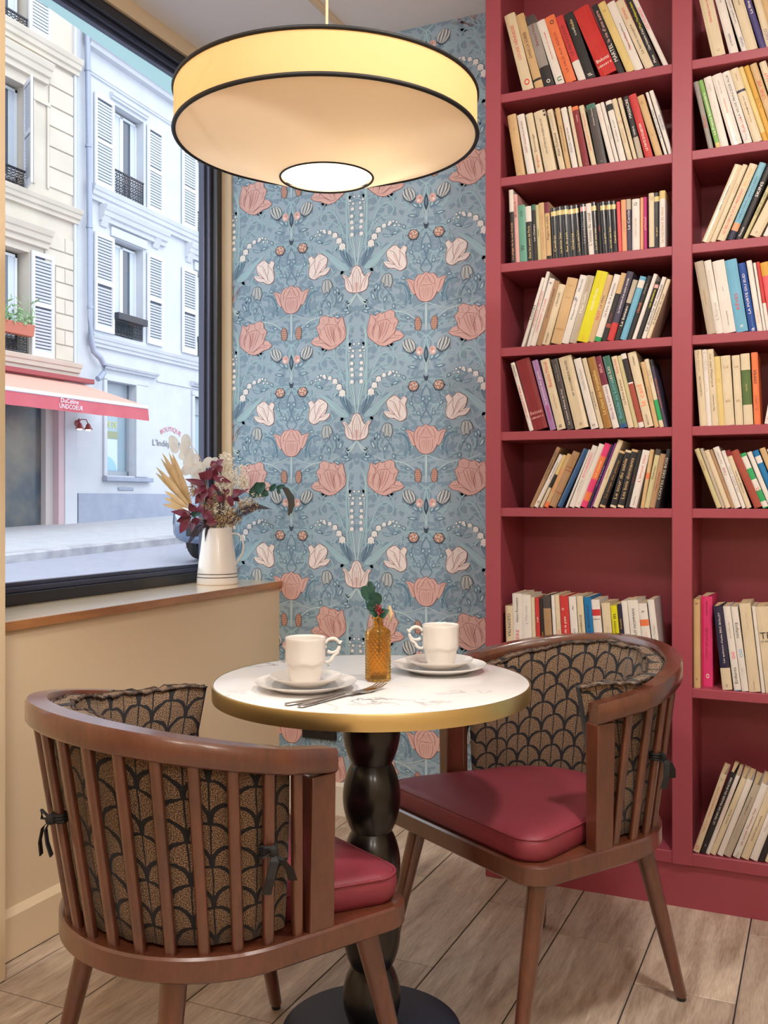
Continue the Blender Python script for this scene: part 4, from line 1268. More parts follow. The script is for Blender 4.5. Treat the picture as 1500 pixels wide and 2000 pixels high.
def make_chair():
    parts = []
    root = thing('barrel_chair', '', 'chair')
    # seat rail: solid slab, soft edges
    b = MB()
    zb = ZS - 0.043
    b.loops([[(x, y, z) for x, y in seat_outline(i)] for i, z in ((0.006, zb), (0.0, zb + 0.005), (0.0, ZS - 0.004), (0.004, ZS))], 0, True, True, True)
    b.obj('seat_rail', M_walnut, root, True, 40)
    # seat cushion
    b = MB()

    def cush(ins, z):
        out = []
        for x, y in seat_outline(ins + 0.020, 0.05):
            q = 0.05 * min(1, max(0, (0.105 - y) / 0.06))         # drawn in behind the posts, where the back cushion stands
            l_ = math.hypot(x, y) or 1
            out.append((x - q * x / l_, y + 0.012 - q * min(0, y) / l_, z))
        return out
    prof = ((0.004, ZS + 0.001), (0, ZS + 0.010), (-0.002, ZS + 0.030), (0, ZS + 0.044), (0.005, ZS + 0.050), (0.02, ZS + 0.056), (0.06, ZS + 0.062), (0.11, ZS + 0.065), (0.17, ZS + 0.066))
    b.loops([cush(i, z) for i, z in prof], 0, True, True, True)
    cu = b.obj('seat_cushion', M_leather, root, True, 80)
    b = MB()
    b.tube(cush(0.0005, ZS + 0.0465), 0.0028, 6, 0, True)
    b.obj('piping', M_leather, cu, True, 80)
    # curved top rail
    U0 = Ushape(WT, WTF, YA, Y0T, BT)
    pts, ln = resample(U0, 72)
    nr = normals(pts)
    sec = [(0, 0.006), (0, 0.036), (0.004, 0.042), (0.036, 0.042), (0.040, 0.037), (0.040, 0.005), (0.035, 0.0), (0.005, 0.0)]
    b = MB()
    L = []
    for (x, y), (nx, ny) in zip(pts, nr):
        z = zrail(y) - 0.042
        L.append([(x - nx * i, y - ny * i, z + dz) for i, dz in sec])
    b.loops(L, 0, True, True, True)
    b.obj('top_rail', M_walnut, root, True, 50)
    # front posts under the arms
    for sx in (1, -1):
        b = MB()
        ye, yb = YA - 0.002, YA - 0.052
        lo = [(sx * 0.235, yb), (sx * 0.266, yb), (sx * 0.266, ye), (sx * 0.235, ye)]
        hi_ = [(sx * 0.236, yb), (sx * 0.273, yb), (sx * 0.271, ye), (sx * 0.234, ye)]
        b.loops([[(x, y, ZS - 0.002) for x, y in lo], [(x, y, zrail(ye) - 0.0415) for x, y in hi_]], 0, True, True, True)
        o = b.obj('front_post', M_walnut, root)
        mod = o.modifiers.new('bevel', 'BEVEL')
        mod.width = 0.003
        mod.segments = 2
    # slats
    ub, lb_ = resample(Ushape(WS, WS, 0.2549, Y0S, BS), 1200)
    nb = normals(ub)
    ut, lt_ = resample(U0, 1200)
    nt_ = normals(ut)
    tie_at = {}
    for k in range(-8, 9):
        ib = int(1199 * (0.5 + k * 0.0565 / lb_))
        it = int(1199 * (0.5 + k * 0.0645 / lt_))
        (xb, yb), (nx, ny) = ub[ib], nb[ib]
        (xt, yt), (mx_, my_) = ut[it], nt_[it]
        p0 = Vector((xb - nx * 0.017, yb - ny * 0.017, ZS - 0.002))
        p1 = Vector((xt - mx_ * 0.019, yt - my_ * 0.019, zrail(yt) - 0.040))
        b = MB()
        ax = Vector((nx, ny, 0))
        tg = Vector((-ny, nx, 0))
        L = []
        for p in (p0, p1):
            L.append([p + tg * (0.0095 * c) + ax * (0.0075 * s_) for c, s_ in ((1, .5), (.6, 1), (-.6, 1), (-1, .5), (-1, -.5), (-.6, -1), (.6, -1), (1, -.5))])
        b.loops(L, 0, True, True, True)
        b.obj('slat', M_walnut, root, True, 50)
        if k in (-7, 0, 6):
            tie_at[k] = (p0, p1, ax, tg)
    # legs: splayed, tapered, rounded foot
    for sx in (1, -1):
        for top, foot in (((0.205, 0.200), (0.2358, 0.285)), ((0.165, -0.150), (0.2295, -0.2136))):
            b = MB()
            p0 = Vector((sx * top[0], top[1], zb + 0.004))
            p1 = Vector((sx * foot[0], foot[1], 0.008))
            prof = [(0.0, 0.0225), (0.5, 0.0185), (0.985, 0.0135)]
            pts2 = [p0 + (p1 - p0) * u for u, _ in prof]
            rr = [r for _, r in prof]
            L = []
            for p, r in zip(pts2, rr):
                L.append([(p.x + r * math.cos(2 * PI * j / 20), p.y + r * math.sin(2 * PI * j / 20), p.z) for j in range(20)])
            L.append([(p1.x + 0.0095 * math.cos(2 * PI * j / 20), p1.y + 0.0095 * math.sin(2 * PI * j / 20), 0.006) for j in range(20)])
            b.loops(L, 0, True, True, True)
            lg = b.obj('leg', M_walnut, root, True, 50)
            b = MB()
            b.lathe([(0.0095, 0.0), (0.0105, 0.002), (0.0105, 0.007)], 16, c=(p1.x, p1.y, 0.0))
            b.obj('leg_glide', mat('black_plastic', (24, 24, 28), 0.35), lg, True, 50)
    # curved back cushion with piped top edge
    n = 90
    zlo, zhi = ZS + 0.006, 0.744
    mid0, lm = resample(Ushape(WS - 0.045, WS - 0.045, 0.035, Y0S, BS - 0.045), n, 0.02, 1.0)
    mid1, _ = resample(Ushape(WT - 0.058, WTF - 0.052, 0.105, Y0T, BT - 0.060), n, 0.085, 1.0)
    nm = normals(mid1)
    rs = random.Random(5)
    bump = [rs.uniform(-1, 1) for _ in range(n + 4)]
    V, UVs = [], {}
    b = MB()
    L = []
    secs = []
    m = 9
    for j in range(m + 1):
        u = j / m
        secs.append((1, u))
    for j in range(m, -1, -1):
        secs.append((-1, j / m))
    for i in range(n):
        e = min(1, min(i, n - 1 - i) / 10 + 0.3)
        loop = []
        for sd, u in secs:
            x = mid0[i][0] * (1 - u) + mid1[i][0] * u
            y = mid0[i][1] * (1 - u) + mid1[i][1] * u
            th = 0.021 * (math.sin(PI * (0.06 + 0.88 * u)) ** 0.35) * e
            puff = 0.0020 * math.sin(i * 0.9 + u * 3) + 0.0012 * bump[i]
            top = (0.0025 * math.sin(i * 0.55) + 0.0018 * bump[i + 2]) * u
            off = sd * (th + puff * e) - (0.004 if sd < 0 else 0)
            zt = max(zrail(mid1[i][1]) - 0.004 - 0.03 * max(0, 1 - i / (n * 0.36)), zhi * min(1, max(0, (i / n - 0.6) / 0.15)))
            loop.append((x + nm[i][0] * off, y + nm[i][1] * off, zlo + (zt - zlo) * u + top))
            UVs[len(UVs)] = (lm * i / (n - 1) * 1.06, (zhi - zlo) * u + (0.013 if sd < 0 else 0))
        L.append(loop)
    b.loops(L, 0, True, True, True)
    bc = b.obj('back_cushion', M_fabric, root, True, 80, uv=UVs)
    for sd in (1, -1):
        b = MB()
        pth = []
        for i in range(n):
            j = m if sd == 1 else m + 1
            q = Vector(L[i][j])
            pth.append(q + Vector((nm[i][0], nm[i][1], 0)) * (0.003 * sd) + Vector((0, 0, 0.0015 * math.sin(i * 1.7))))
        b.tube(pth, [0.0028 + 0.0010 * math.sin(i * 2.1) * bump[i] for i in range(n)], 6)
        b.obj('piping', MATS_edge, bc, True, 80)
    # ribbon ties round the second slats from the arms
    for k, (p0, p1, ax, tg) in tie_at.items():
        b = MB()
        c = p0 + (p1 - p0) * 0.56
        sl = (p1 - p0).normalized()
        rg = [c + tg * (0.0135 * math.cos(2 * PI * j / 14)) + ax * (0.0115 * math.sin(2 * PI * j / 14)) for j in range(14)]
        for dz in (-0.004, 0.001, 0.006):
            b.tube([p + sl * dz for p in rg], 0.003, 6, 0, True)
        kn = c + ax * 0.015
        b.lathe([(0.0, -0.010), (0.008, -0.006), (0.010, 0.0), (0.008, 0.006), (0.0, 0.010)], 10, c=kn, cap=False)
        for dx, dz, ln_ in ((0.014, -0.05, 1), (-0.008, -0.062, 1)):
            q0 = kn
            q1 = kn + tg * dx * 0.6 + ax * 0.012 + Vector((0, 0, -0.012))
            q2 = kn + tg * dx * 1.6 + ax * 0.014 + Vector((0, 0, dz * 0.6))
            q3 = kn + tg * dx * 2.2 + ax * 0.010 + Vector((0, 0, dz))
            for a_, c_, w0, w1 in ((q0, q1, 0.006, 0.013), (q1, q2, 0.013, 0.013), (q2, q3, 0.013, 0.014)):
                sdv = (tg * 0.8 + ax * 0.6).normalized()
                thv = ax * 0.0012
                b.loops([[q - sdv * (w / 2) - thv, q + sdv * (w / 2) - thv, q + sdv * (w / 2) + thv, q - sdv * (w / 2) + thv] for q, w in ((a_, w0), (c_, w1))], 0, True, True, True)
        b.tube([kn + tg * (-0.004), kn + tg * (-0.022) + Vector((0, 0, 0.012)) + ax * 0.008, kn + tg * (-0.026) + ax * 0.006 + Vector((0, 0, -0.004)), kn], 0.0035, 6, flat=0.5)
        b.obj('ribbon_tie', M_ribbon, root, True, 40)
    return root


MATS_edge = mat('cushion_edge', (30, 26, 30), 0.85, vary=(120, (96, 76, 62), 1.0), bump=(200, 0.8))


def copy_tree(o, parent=None):
    c = o.copy()
    COL.objects.link(c)
    c.parent = parent
    for ch in list(o.children):
        copy_tree(ch, c)
    return c


chair = make_chair()
chair.location = (-1.0397, 1.5116, 0)
chair.rotation_euler = (0, 0, -0.4887)
chair['label'] = 'slatted wooden barrel chair with its back to the viewer, in the left foreground'
chair['group'] = 'barrel chairs at the café table'
chair2 = copy_tree(chair)
chair2.location = (-0.6042, 2.2226, 0)
chair2.rotation_euler = (0, 0, 2.5896)
chair2['label'] = 'slatted wooden barrel chair facing the table, in front of the bookcase'

# ------------------------------------------------------------------ pedestal table
def marble():
    m = bpy.data.materials.new('white_marble')
    m.use_nodes = True
    nt = m.node_tree
    N = nt.nodes.new
    L = nt.links.new
    bs = nt.nodes['Principled BSDF']
    bs.inputs['Roughness'].default_value = 0.22
    tc = N('ShaderNodeTexCoord')
    n0 = N('ShaderNodeTexNoise')
    n0.inputs['Scale'].default_value = 4.5
    n0.inputs['Detail'].default_value = 8
    n0.inputs['Roughness'].default_value = 0.6
    L(tc.outputs['Object'], n0.inputs['Vector'])
    sb = N('ShaderNodeMath')
    sb.operation = 'SUBTRACT'
    sb.inputs[1].default_value = 0.5
    L(n0.outputs['Fac'], sb.inputs[0])
    ab = N('ShaderNodeMath')
    ab.operation = 'ABSOLUTE'
    L(sb.outputs[0], ab.inputs[0])
    rp = N('ShaderNodeValToRGB')
    rp.color_ramp.elements[0].position = 0.0
    rp.color_ramp.elements[0].color = lin((120, 118, 124))
    rp.color_ramp.elements[1].position = 0.020
    rp.color_ramp.elements[1].color = lin((226, 225, 226))
    L(ab.outputs[0], rp.inputs['Fac'])
    n1 = N('ShaderNodeTexNoise')
    n1.inputs['Scale'].default_value = 3.2
    L(tc.outputs['Object'], n1.inputs['Vector'])
    r2 = N('ShaderNodeValToRGB')
    r2.color_ramp.elements[0].position = 0.52
    r2.color_ramp.elements[1].position = 0.66
    L(n1.outputs['Fac'], r2.inputs['Fac'])
    mx = N('ShaderNodeMix')
    mx.data_type = 'RGBA'
    L(r2.outputs[0], mx.inputs[0])
    mx.inputs[6].default_value = lin((226, 225, 226))
    L(rp.outputs[0], mx.inputs[7])
    L(mx.outputs[2], bs.inputs['Base Color'])
    return m


TX, TY = -0.879, 1.874
TZ = 0.75
M_marble = marble()
M_brass = mat('brushed_brass', (228, 206, 146), 0.34, 1.0, bump=(90, 0.06))
M_gloss = mat('gloss_black', (12, 12, 14), 0.28, coat=0.25)
M_base = mat('slate_base', (34, 42, 60), 0.5, bump=(500, 0.2))
tab = thing('bistro_table', 'round white marble table with a brass rim on a beaded black pedestal', 'table', (TX, TY, 0))
RT_ = 0.335
b = MB()
b.lathe([(0.0, -0.03), (RT_ - 0.003, -0.03), (RT_ - 0.003, -0.0012), (RT_ - 0.0045, 0), (0.0, 0)], 96)
b.obj('marble_top', M_marble, tab, True, 40, loc=(0, 0, TZ))
b = MB()
b.lathe([(RT_ - 0.0028, -0.032), (RT_, -0.032), (RT_ + 0.0006, -0.030), (RT_ + 0.0006, -0.0015), (RT_, 0.0), (RT_ - 0.0028, 0.0)], 128, cap=False)
rim = b.obj('brass_rim', M_brass, tab, True, 40, loc=(0, 0, TZ))
prof = [(0.0, 0.012)]
pitch = 0.1435
for k in range(5):
    zb_ = 0.012 + (k * pitch if k else 0) - (0.012 if k else 0) + (0 if k else 0)
    zt_ = (k + 1) * pitch
    z0_ = k * pitch if k else 0.012
    for i in range(13):
        u = i / 12
        r = 0.040 + 0.0215 * math.sin(PI * (0.02 + 0.96 * u)) ** 0.75
        prof.append((r, z0_ + (zt_ - z0_) * u))
prof.append((0.0, 5 * pitch))
b = MB()
b.lathe(prof, 48, cap=False)
b.obj('pedestal', M_gloss, tab, True, 25)
b = MB()
b.lathe([(0.0, 0.0), (0.188, 0.0), (0.19, 0.002), (0.19, 0.010), (0.187, 0.012), (0.0, 0.012)], 72, cap=False)
b.obj('foot_plate', M_base, tab, True, 40)

# ------------------------------------------------------------------ crockery, cutlery, bottle
M_china = mat('white_china', (222, 217, 212), 0.2, coat=0.3)
M_steel = mat('polished_steel', (200, 196, 192), 0.18, 1.0)


def plate(name, label, cat, x, y, z, r, group):
    b = MB()
    rr = r
    b.lathe([(0.0, 0.003), (rr * 0.58, 0.003), (rr * 0.64, 0.0045), (rr * 0.72, 0.009), (rr * 0.97, 0.0165), (rr, 0.018), (rr, 0.0165), (rr * 0.97, 0.0140), (rr * 0.72, 0.006), (rr * 0.62, 0.0), (rr * 0.55, 0.0), (rr * 0.55, 0.001), (0.0, 0.001)], 64, cap=False)
    o = b.obj(name, M_china, None, True, 50, loc=(x, y, z))
    return tag(o, label, cat, group)


def cup(label, x, y, z, ang):
    t = thing('coffee_mug', label, 'mug', (x, y, z), ang, 'white embossed mugs on saucers')
    b = MB()
    pr = [(0.0, 0.002), (0.026, 0.002), (0.0285, 0.0), (0.030, 0.001), (0.0325, 0.010), (0.0355, 0.026), (0.0368, 0.0335), (0.0372, 0.0345), (0.0400, 0.0385), (0.0408, 0.042), (0.0405, 0.050), (0.0405, 0.084), (0.0412, 0.0885), (0.0405, 0.0900), (0.0392, 0.0893), (0.0382, 0.085), (0.0378, 0.045), (0.030, 0.012), (0.0, 0.008)]
    nseg = 56
    L = []
    for r, zz in pr:
        ring_ = []
        for j in range(nseg):
            a = 2 * PI * j / nseg
            dz = 0.0016 * math.sin(6 * a) if 0.030 < zz < 0.043 and r > 0.034 else 0
            rr = r + (0.0005 * math.sin(14 * a + zz * 220) * math.sin(zz * 160) if 0.046 < zz < 0.086 and r > 0.0395 else 0)
            ring_.append((rr * math.cos(a), rr * math.sin(a), zz + dz))
        L.append(ring_)
    b.loops(L, 0, True, False, False)
    b.obj('body', M_china, t, True, 60)
    b = MB()
    pth = []
    for k in range(17):                                   # ring at the top of the handle
        a = R(200 - 22.5 * k * 0.92)
        pth.append((0.0555 + 0.0155 * math.cos(a), 0, 0.071 + 0.0145 * math.sin(a)))
    b.tube(pth, [0.0028 + 0.0004 * math.sin(k * 1.3) for k in range(17)], 8, flat=1.2)
    b.tube([(0.070, 0, 0.066), (0.0665, 0, 0.056), (0.058, 0, 0.050), (0.056, 0, 0.045), (0.052, 0, 0.040), (0.045, 0, 0.037), (0.039, 0, 0.039)], [0.0027, 0.003, 0.0024, 0.0034, 0.0027, 0.0025, 0.003], 8, flat=1.2)
    b.tube([(0.0705, 0, 0.074), (0.074, 0, 0.079), (0.0765, 0, 0.0785)], [0.003, 0.0026, 0.0012], 8)
    b.tube([(0.046, 0, 0.036), (0.048, 0, 0.030), (0.0455, 0, 0.028)], [0.003, 0.0024, 0.0012], 8)
    b.obj('handle', M_china, t, True, 60)
    return t


plate('dinner_plate', 'white plate under the saucer, front left on the marble table', 'plate', -0.957, 1.728, TZ, 0.1025, 'white plates on the table')
plate('saucer', 'small white saucer carrying the left mug, on the left plate', 'saucer', -0.957, 1.728, TZ + 0.0105, 0.0735, 'white saucers on the table')
cup('white embossed mug on the left, its curly handle turned to the right', -0.960, 1.730, TZ + 0.0145, YAW + R(14))
plate('dinner_plate', 'white plate under the saucer, back right on the marble table', 'plate', -0.785, 2.030, TZ, 0.1045, 'white plates on the table')
plate('saucer', 'small white saucer carrying the right mug, on the right plate', 'saucer', -0.785, 2.030, TZ + 0.0105, 0.0755, 'white saucers on the table')
cup('white embossed mug on the right, its curly handle turned to the left', -0.783, 2.032, TZ + 0.0145, YAW + R(180 + 8))


def cutlery(p0, p1, name, label):
    """p0 handle end, p1 tip on the table top"""
    p0 = Vector(p0)
    p1 = Vector(p1)
    d = (p1 - p0)
    ln = d.length
    ang = math.atan2(d.y, d.x)
    t = thing(name, label, name, (p0.x, p0.y, TZ), ang, 'silver cutlery on the table')
    b = MB()
    hl = ln * 0.52
    L = []
    for x, w, h, z in ((0.0, 0.003, 0.0015, 0.003), (0.004, 0.0075, 0.0024, 0.0032), (hl * 0.3, 0.0072, 0.0028, 0.0034), (hl * 0.7, 0.0045, 0.0028, 0.0045), (hl, 0.0034, 0.0022, 0.0060)):
        L.append([(x, w * math.cos(2 * PI * j / 12), z + h * math.sin(2 * PI * j / 12)) for j in range(12)])
    b.loops(L, 0, True, True, True)
    b.obj('handle', M_steel, t, True, 50)
    if name == 'fork':
        b = MB()
        L = []
        for x, w, z in ((hl - 0.002, 0.0035, 0.006), (ln * 0.62, 0.0042, 0.0065), (ln * 0.68, 0.0095, 0.0035), (ln * 0.74, 0.0122, 0.0022), (ln * 0.78, 0.0125, 0.0025)):
            L.append([(x, -w, z), (x, w, z), (x, w, z + 0.0018), (x, -w, z + 0.0018)])
        b.loops(L, 0, True, True, True)
        b.obj('neck', M_steel, t, True, 60)
        for k in range(4):
            b = MB()
            y = -0.0105 + 0.007 * k
            L = []
            for u, z in ((0.775, 0.0025), (0.85, 0.0030), (0.93, 0.0055), (1.0, 0.0105)):
                w = 0.0019 if u < 0.95 else 0.0011
                L.append([(ln * u, y - w, z), (ln * u, y + w, z), (ln * u, y + w, z + 0.0016), (ln * u, y - w, z + 0.0016)])
            b.loops(L, 0, True, True, True)
            b.obj('tine', M_steel, t, True, 60)
    else:
        b = MB()
        L = []
        for x, w0, w1 in ((hl - 0.002, -0.0035, 0.0035), (ln * 0.58, -0.006, 0.006), (ln * 0.8, -0.0085, 0.0075), (ln * 0.95, -0.006, 0.0075), (ln, 0.003, 0.0072)):
            L.append([(x, w0, 0.0052), (x, w1, 0.0052), (x, w1, 0.0068), (x, w0, 0.0058)])
        b.loops(L, 0, True, True, True)
        b.obj('blade', M_steel, t, True, 60)
    return t


cutlery((-0.881, 1.563, TZ), (-0.819, 1.800, TZ), 'fork', 'silver fork lying across the knife on the front of the marble table')
cutlery((-0.913, 1.568, TZ), (-0.815, 1.764, TZ), 'knife', 'silver table knife lying beside the fork on the marble table')

# amber bottle with sprigs
M_amber = bpy.data.materials.new('amber_glass')
M_amber.use_nodes = True
pb = M_amber.node_tree.nodes['Principled BSDF']
pb.inputs['Base Color'].default_value = lin((250, 196, 104))
pb.inputs['Roughness'].default_value = 0.06
pb.inputs['Transmission Weight'].default_value = 0.92
pb.inputs['IOR'].default_value = 1.3
BX, BYY = -0.863, 1.872
bot = thing('amber_bottle', 'small amber glass bottle with an embossed diamond pattern, standing on the table', 'vase', (BX, BYY, TZ))
b = MB()
nseg, nz = 120, 84
L = [[(0.0005 * math.cos(2 * PI * j / nseg), 0.0005 * math.sin(2 * PI * j / nseg), 0.001) for j in range(nseg)]]
L.append([(0.024 * math.cos(2 * PI * j / nseg), 0.024 * math.sin(2 * PI * j / nseg), 0.0) for j in range(nseg)])
for i in range(nz + 1):
    z = 0.003 + 0.100 * i / nz
    lp = []
    for j in range(nseg):
        a = 2 * PI * j / nseg
        q = abs(math.sin(9 * a + z * 260)) * abs(math.sin(9 * a - z * 260))
        r = 0.0252 + 0.0026 * q
        lp.append((r * math.cos(a), r * math.sin(a), z))
    L.append(lp)
for r, z in ((0.0255, 0.106), (0.022, 0.110), (0.015, 0.1145), (0.0115, 0.117), (0.0108, 0.119), (0.0108, 0.129), (0.0135, 0.131), (0.0138, 0.1345), (0.0115, 0.136), (0.0092, 0.1345), (0.0088, 0.119), (0.013, 0.113), (0.021, 0.106), (0.0232, 0.100), (0.0232, 0.008), (0.021, 0.0055), (0.0005, 0.005)):
    L.append([(r * math.cos(2 * PI * j / nseg), r * math.sin(2 * PI * j / nseg), z) for j in range(nseg)])
b.loops(L, 0, True, False, False)
b.obj('glass_body', M_amber, bot, True, 70)
M_euc = mat('eucalyptus_leaf', (16, 60, 48), 0.45, vary=(40, (30, 84, 68), 0.6))
M_stem = mat('green_stem', (60, 70, 48), 0.6)
M_berry = mat('red_berry', (150, 24, 40), 0.45)
M_bone = mat('dry_petal', (232, 222, 206), 0.7)
M_strawd = mat('straw', (216, 190, 146), 0.7)
# local axes of the sprigs: a across the view, c towards the viewer
VA = Vector((math.cos(YAW), math.sin(YAW), 0))
VC = Vector((math.sin(YAW), -math.cos(YAW), 0))


def loc3(a, bz, c):
    return VA * a + Vector((0, 0, bz)) + VC * c


def round_leaf(bm, base, tip, w, normal, cup=0.12, n=9):
    base, tip = Vector(base), Vector(tip)
    d = tip - base
    l = d.length
    t = d.normalized()
    nn = Vector(normal)
    nn = (nn - t * nn.dot(t)).normalized()
    sd = t.cross(nn)
    c = base + d * 0.5
    rim_ = []
    for k in range(18):
        a = 2 * PI * k / 18
        x = -math.cos(a)
        yv = math.sin(a) * (1 - 0.12 * x)
        rim_.append(c + t * (l / 2 * x) + sd * (w / 2 * yv) + nn * (cup * w * abs(yv)))
    mid_ = [c + (p - c) * 0.5 - nn * (cup * w * 0.25) for p in rim_]
    bm.loops([rim_, mid_], 0, True, False, True)


eu = thing('eucalyptus_sprig', 'dark green round-leaved eucalyptus sprig standing in the amber bottle', 'sprig', (BX, BYY, TZ))
b = MB()
b.tube([loc3(0.004, 0.06, 0), loc3(0.002, 0.12, 0), loc3(-0.008, 0.15, 0.002), loc3(-0.014, 0.175, 0.002), loc3(-0.019, 0.205, 0)], 0.0011, 6)
b.obj('stem', M_stem, eu, True)
for base, tip, w in (((-0.013, 0.170, .003), (-0.034, 0.199, .004), 0.027), ((-0.012, 0.176, .002), (-0.018, 0.210, -.002), 0.016), ((-0.014, 0.166, .004), (0.006, 0.182, .006), 0.030), ((-0.019, 0.148, .006), (-0.002, 0.170, .008), 0.028)):
    b = MB()
    round_leaf(b, loc3(*base), loc3(*tip), w, loc3(0.2, 0.3, 1))
    b.obj('leaf', M_euc, eu, True, 80)
b = MB()
b.leaf(loc3(-0.006, 0.146, 0.006), loc3(-0.019, 0.159, 0.012), 0.012, loc3(0, 0.2, 1), 0.1, 0.2)
b.obj('leaf', M_euc, eu, True, 80)
be = thing('berry_sprig', 'red berry cluster on a dark leaf resting on the bottle lip', 'sprig', (BX, BYY, TZ))
b = MB()
b.tube([loc3(0.002, 0.05, 0.001), loc3(0.002, 0.135, 0.003), loc3(0.003, 0.148, 0.012)], 0.001, 6)
b.obj('stem', M_stem, be, True)
for base, tip, w in (((0.0, 0.138, 0.006), (-0.020, 0.1455, 0.014), 0.013), ((0.002, 0.138, 0.006), (0.024, 0.150, 0.012), 0.022)):
    b = MB()
    b.leaf(loc3(*base), loc3(*tip), w, loc3(0, 0.4, 1), 0.12, 0.2)
    b.obj('leaf', M_euc, be, True, 80)
rb = random.Random(2)
b = MB()
for k in range(46):
    c = loc3(0.003 + rb.gauss(0, 0.0035), 0.151 + rb.gauss(0, 0.005), 0.016 + rb.gauss(0, 0.002))
    r = 0.0016
    b.lathe([(0.0, -r), (r * .8, -r * .6), (r, 0), (r * .8, r * .6), (0, r)], 6, c=c, cap=False)
o = b.obj('berry_cluster', M_berry, be, True, 80)
o['kind'] = 'stuff'
pe_ = thing('dry_petal_sprig', 'cream dried petals and a straw pod in the neck of the bottle', 'sprig', (BX, BYY, TZ))
b = MB()
b.leaf(loc3(-0.004, 0.138, 0.0), loc3(-0.010, 0.166, -0.004), 0.020, loc3(0, 0.2, 1), 0.1, 0.3)
b.obj('petal', M_bone, pe_, True, 80)
b = MB()
b.tube([loc3(0.006, 0.10, -0.002), loc3(0.007, 0.132, -0.004)], 0.0008, 5)
b.tube([loc3(0.007, 0.132, -0.004), loc3(0.016, 0.134, -0.012), loc3(0.024, 0.125, -0.016)], 0.0008, 5)
b.tube([loc3(0.026, 0.122, -0.016), loc3(0.027, 0.138, -0.017), loc3(0.024, 0.156, -0.017)], [0.003, 0.0055, 0.003], 8)
b.obj('pod', M_strawd, pe_, True, 60)

# ------------------------------------------------------------------ drum pendant over the table
LX, LY = -0.980, 1.861
lamp = thing('pendant_lamp', 'large round cream fabric pendant lamp with black trim hanging over the table', 'lamp', (LX, LY, 0))
M_shade = mat('shade_fabric', (242, 206, 150), 0.8, bump=(380, 0.12), translucent=0.5)
M_cone = mat('shade_lining', (244, 228, 204), 0.8, bump=(380, 0.12), translucent=0.34)
M_trim = mat('black_trim', (14, 13, 16), 0.6)
M_glow = bpy.data.materials.new('lamp_diffuser')
M_glow.use_nodes = True
nt = M_glow.node_tree
pb = nt.nodes['Principled BSDF']
pb.inputs['Base Color'].default_value = (1, 0.95, 0.85, 1)
pb.inputs['Emission Color'].default_value = (1, 0.92, 0.74, 1)
pb.inputs['Emission Strength'].default_value = 0.9
RL, Z0L, Z1L, Z2L, rL = 0.3235, 1.827, 1.911, 1.997, 0.1
b = MB()
b.lathe([(RL, Z1L), (RL, Z2L)], 96, cap=False)
b.obj('drum', M_shade, lamp, True, 60, fix=False)
b = MB()
b.lathe([(rL, Z0L), (RL - 0.001, Z1L)], 96, cap=False)
b.obj('lower_cone', M_cone, lamp, True, 60, fix=False)
for z, r, rr in ((Z1L, RL, 0.0048), (Z2L, RL, 0.0045), (Z0L, rL, 0.0022)):
    b = MB()
    b.tube([(r * math.cos(2 * PI * k / 96), r * math.sin(2 * PI * k / 96), z) for k in range(96)], rr, 8, 0, True, flat=1.0)
    b.obj('trim_band', M_trim, lamp, True, 80)
b = MB()
b.lathe([(0.0, Z0L + 0.004), (rL - 0.002, Z0L + 0.004), (rL - 0.002, Z0L + 0.007), (0, Z0L + 0.007)], 48, cap=False)
b.obj('diffuser', M_glow, lamp, True, 40)
for k in range(3):
    b = MB()
    q = 2 * PI * k / 3 + 0.4
    b.tube([(0, 0, Z2L - 0.02), (RL * math.cos(q), RL * math.sin(q), Z2L - 0.004)], 0.002, 6)
    b.obj('spoke', M_trim, lamp, True)
b = MB()
b.tube([(0, 0, CEIL - 0.001), (0.001, 0, 2.4), (0, 0, Z2L - 0.021)], 0.0032, 8)
b.obj('cord', mat('beige_cord', (222, 200, 168), 0.7), lamp, True)
b = MB()
b.lathe([(0.0, CEIL - 0.03), (0.045, CEIL - 0.03), (0.05, CEIL - 0.02), (0.05, CEIL - 0.0005), (0, CEIL - 0.0005)], 32, cap=False)
b.obj('ceiling_rose', M_white, lamp, True, 40)
for k, (dx, dy) in enumerate(((0.09, -0.03), (-0.06, 0.10), (0.07, 0.12))):
    d = bpy.data.lights.new('bulb', 'POINT')
    d.energy = 0.42
    d.color = (1.0, 0.80, 0.52)
    d.shadow_soft_size = 0.035
    o = bpy.data.objects.new('bulb', d)
    COL.objects.link(o)
    o.parent = lamp
    o.location = (dx, dy, 1.935)

# ------------------------------------------------------------------ pitcher and dried bouquet on the sill
PX_, PY_ = -1.975, 2.915
SZ = 0.832
M_enamel = mat('white_enamel', (238, 233, 228), 0.16, coat=0.5)
M_line = mat('black_line', (26, 24, 30), 0.3)
pit = thing('enamel_pitcher', 'tall white enamel pitcher with two thin black lines holding dried flowers on the sill', 'pitcher', (PX_, PY_, SZ))
prof = [(0.0, 0.0), (0.071, 0.0), (0.0735, 0.002), (0.0735, 0.008), (0.072, 0.03), (0.0668, 0.075), (0.060, 0.125), (0.0545, 0.170), (0.0525, 0.190), (0.0535, 0.197), (0.0535, 0.2), (0.0512, 0.2), (0.0505, 0.19), (0.056, 0.14), (0.0, 0.10)]
b = MB()
b.lathe(prof, 56, cap=False)
b.obj('body', M_enamel, pit, True, 60)
for z, r in ((0.0265, 0.0727), (0.0385, 0.0716)):
    b = MB()
    b.tube([(r * math.cos(2 * PI * k / 56), r * math.sin(2 * PI * k / 56), z) for k in range(56)], 0.0013, 6, 0, True)
    b.obj('black_line', M_line, pit, True, 80)
b = MB()
hp_ = [(0.051, 0.178), (0.062, 0.180), (0.078, 0.176), (0.090, 0.160), (0.094, 0.137), (0.091, 0.112), (0.080, 0.090), (0.066, 0.072)]
L = []
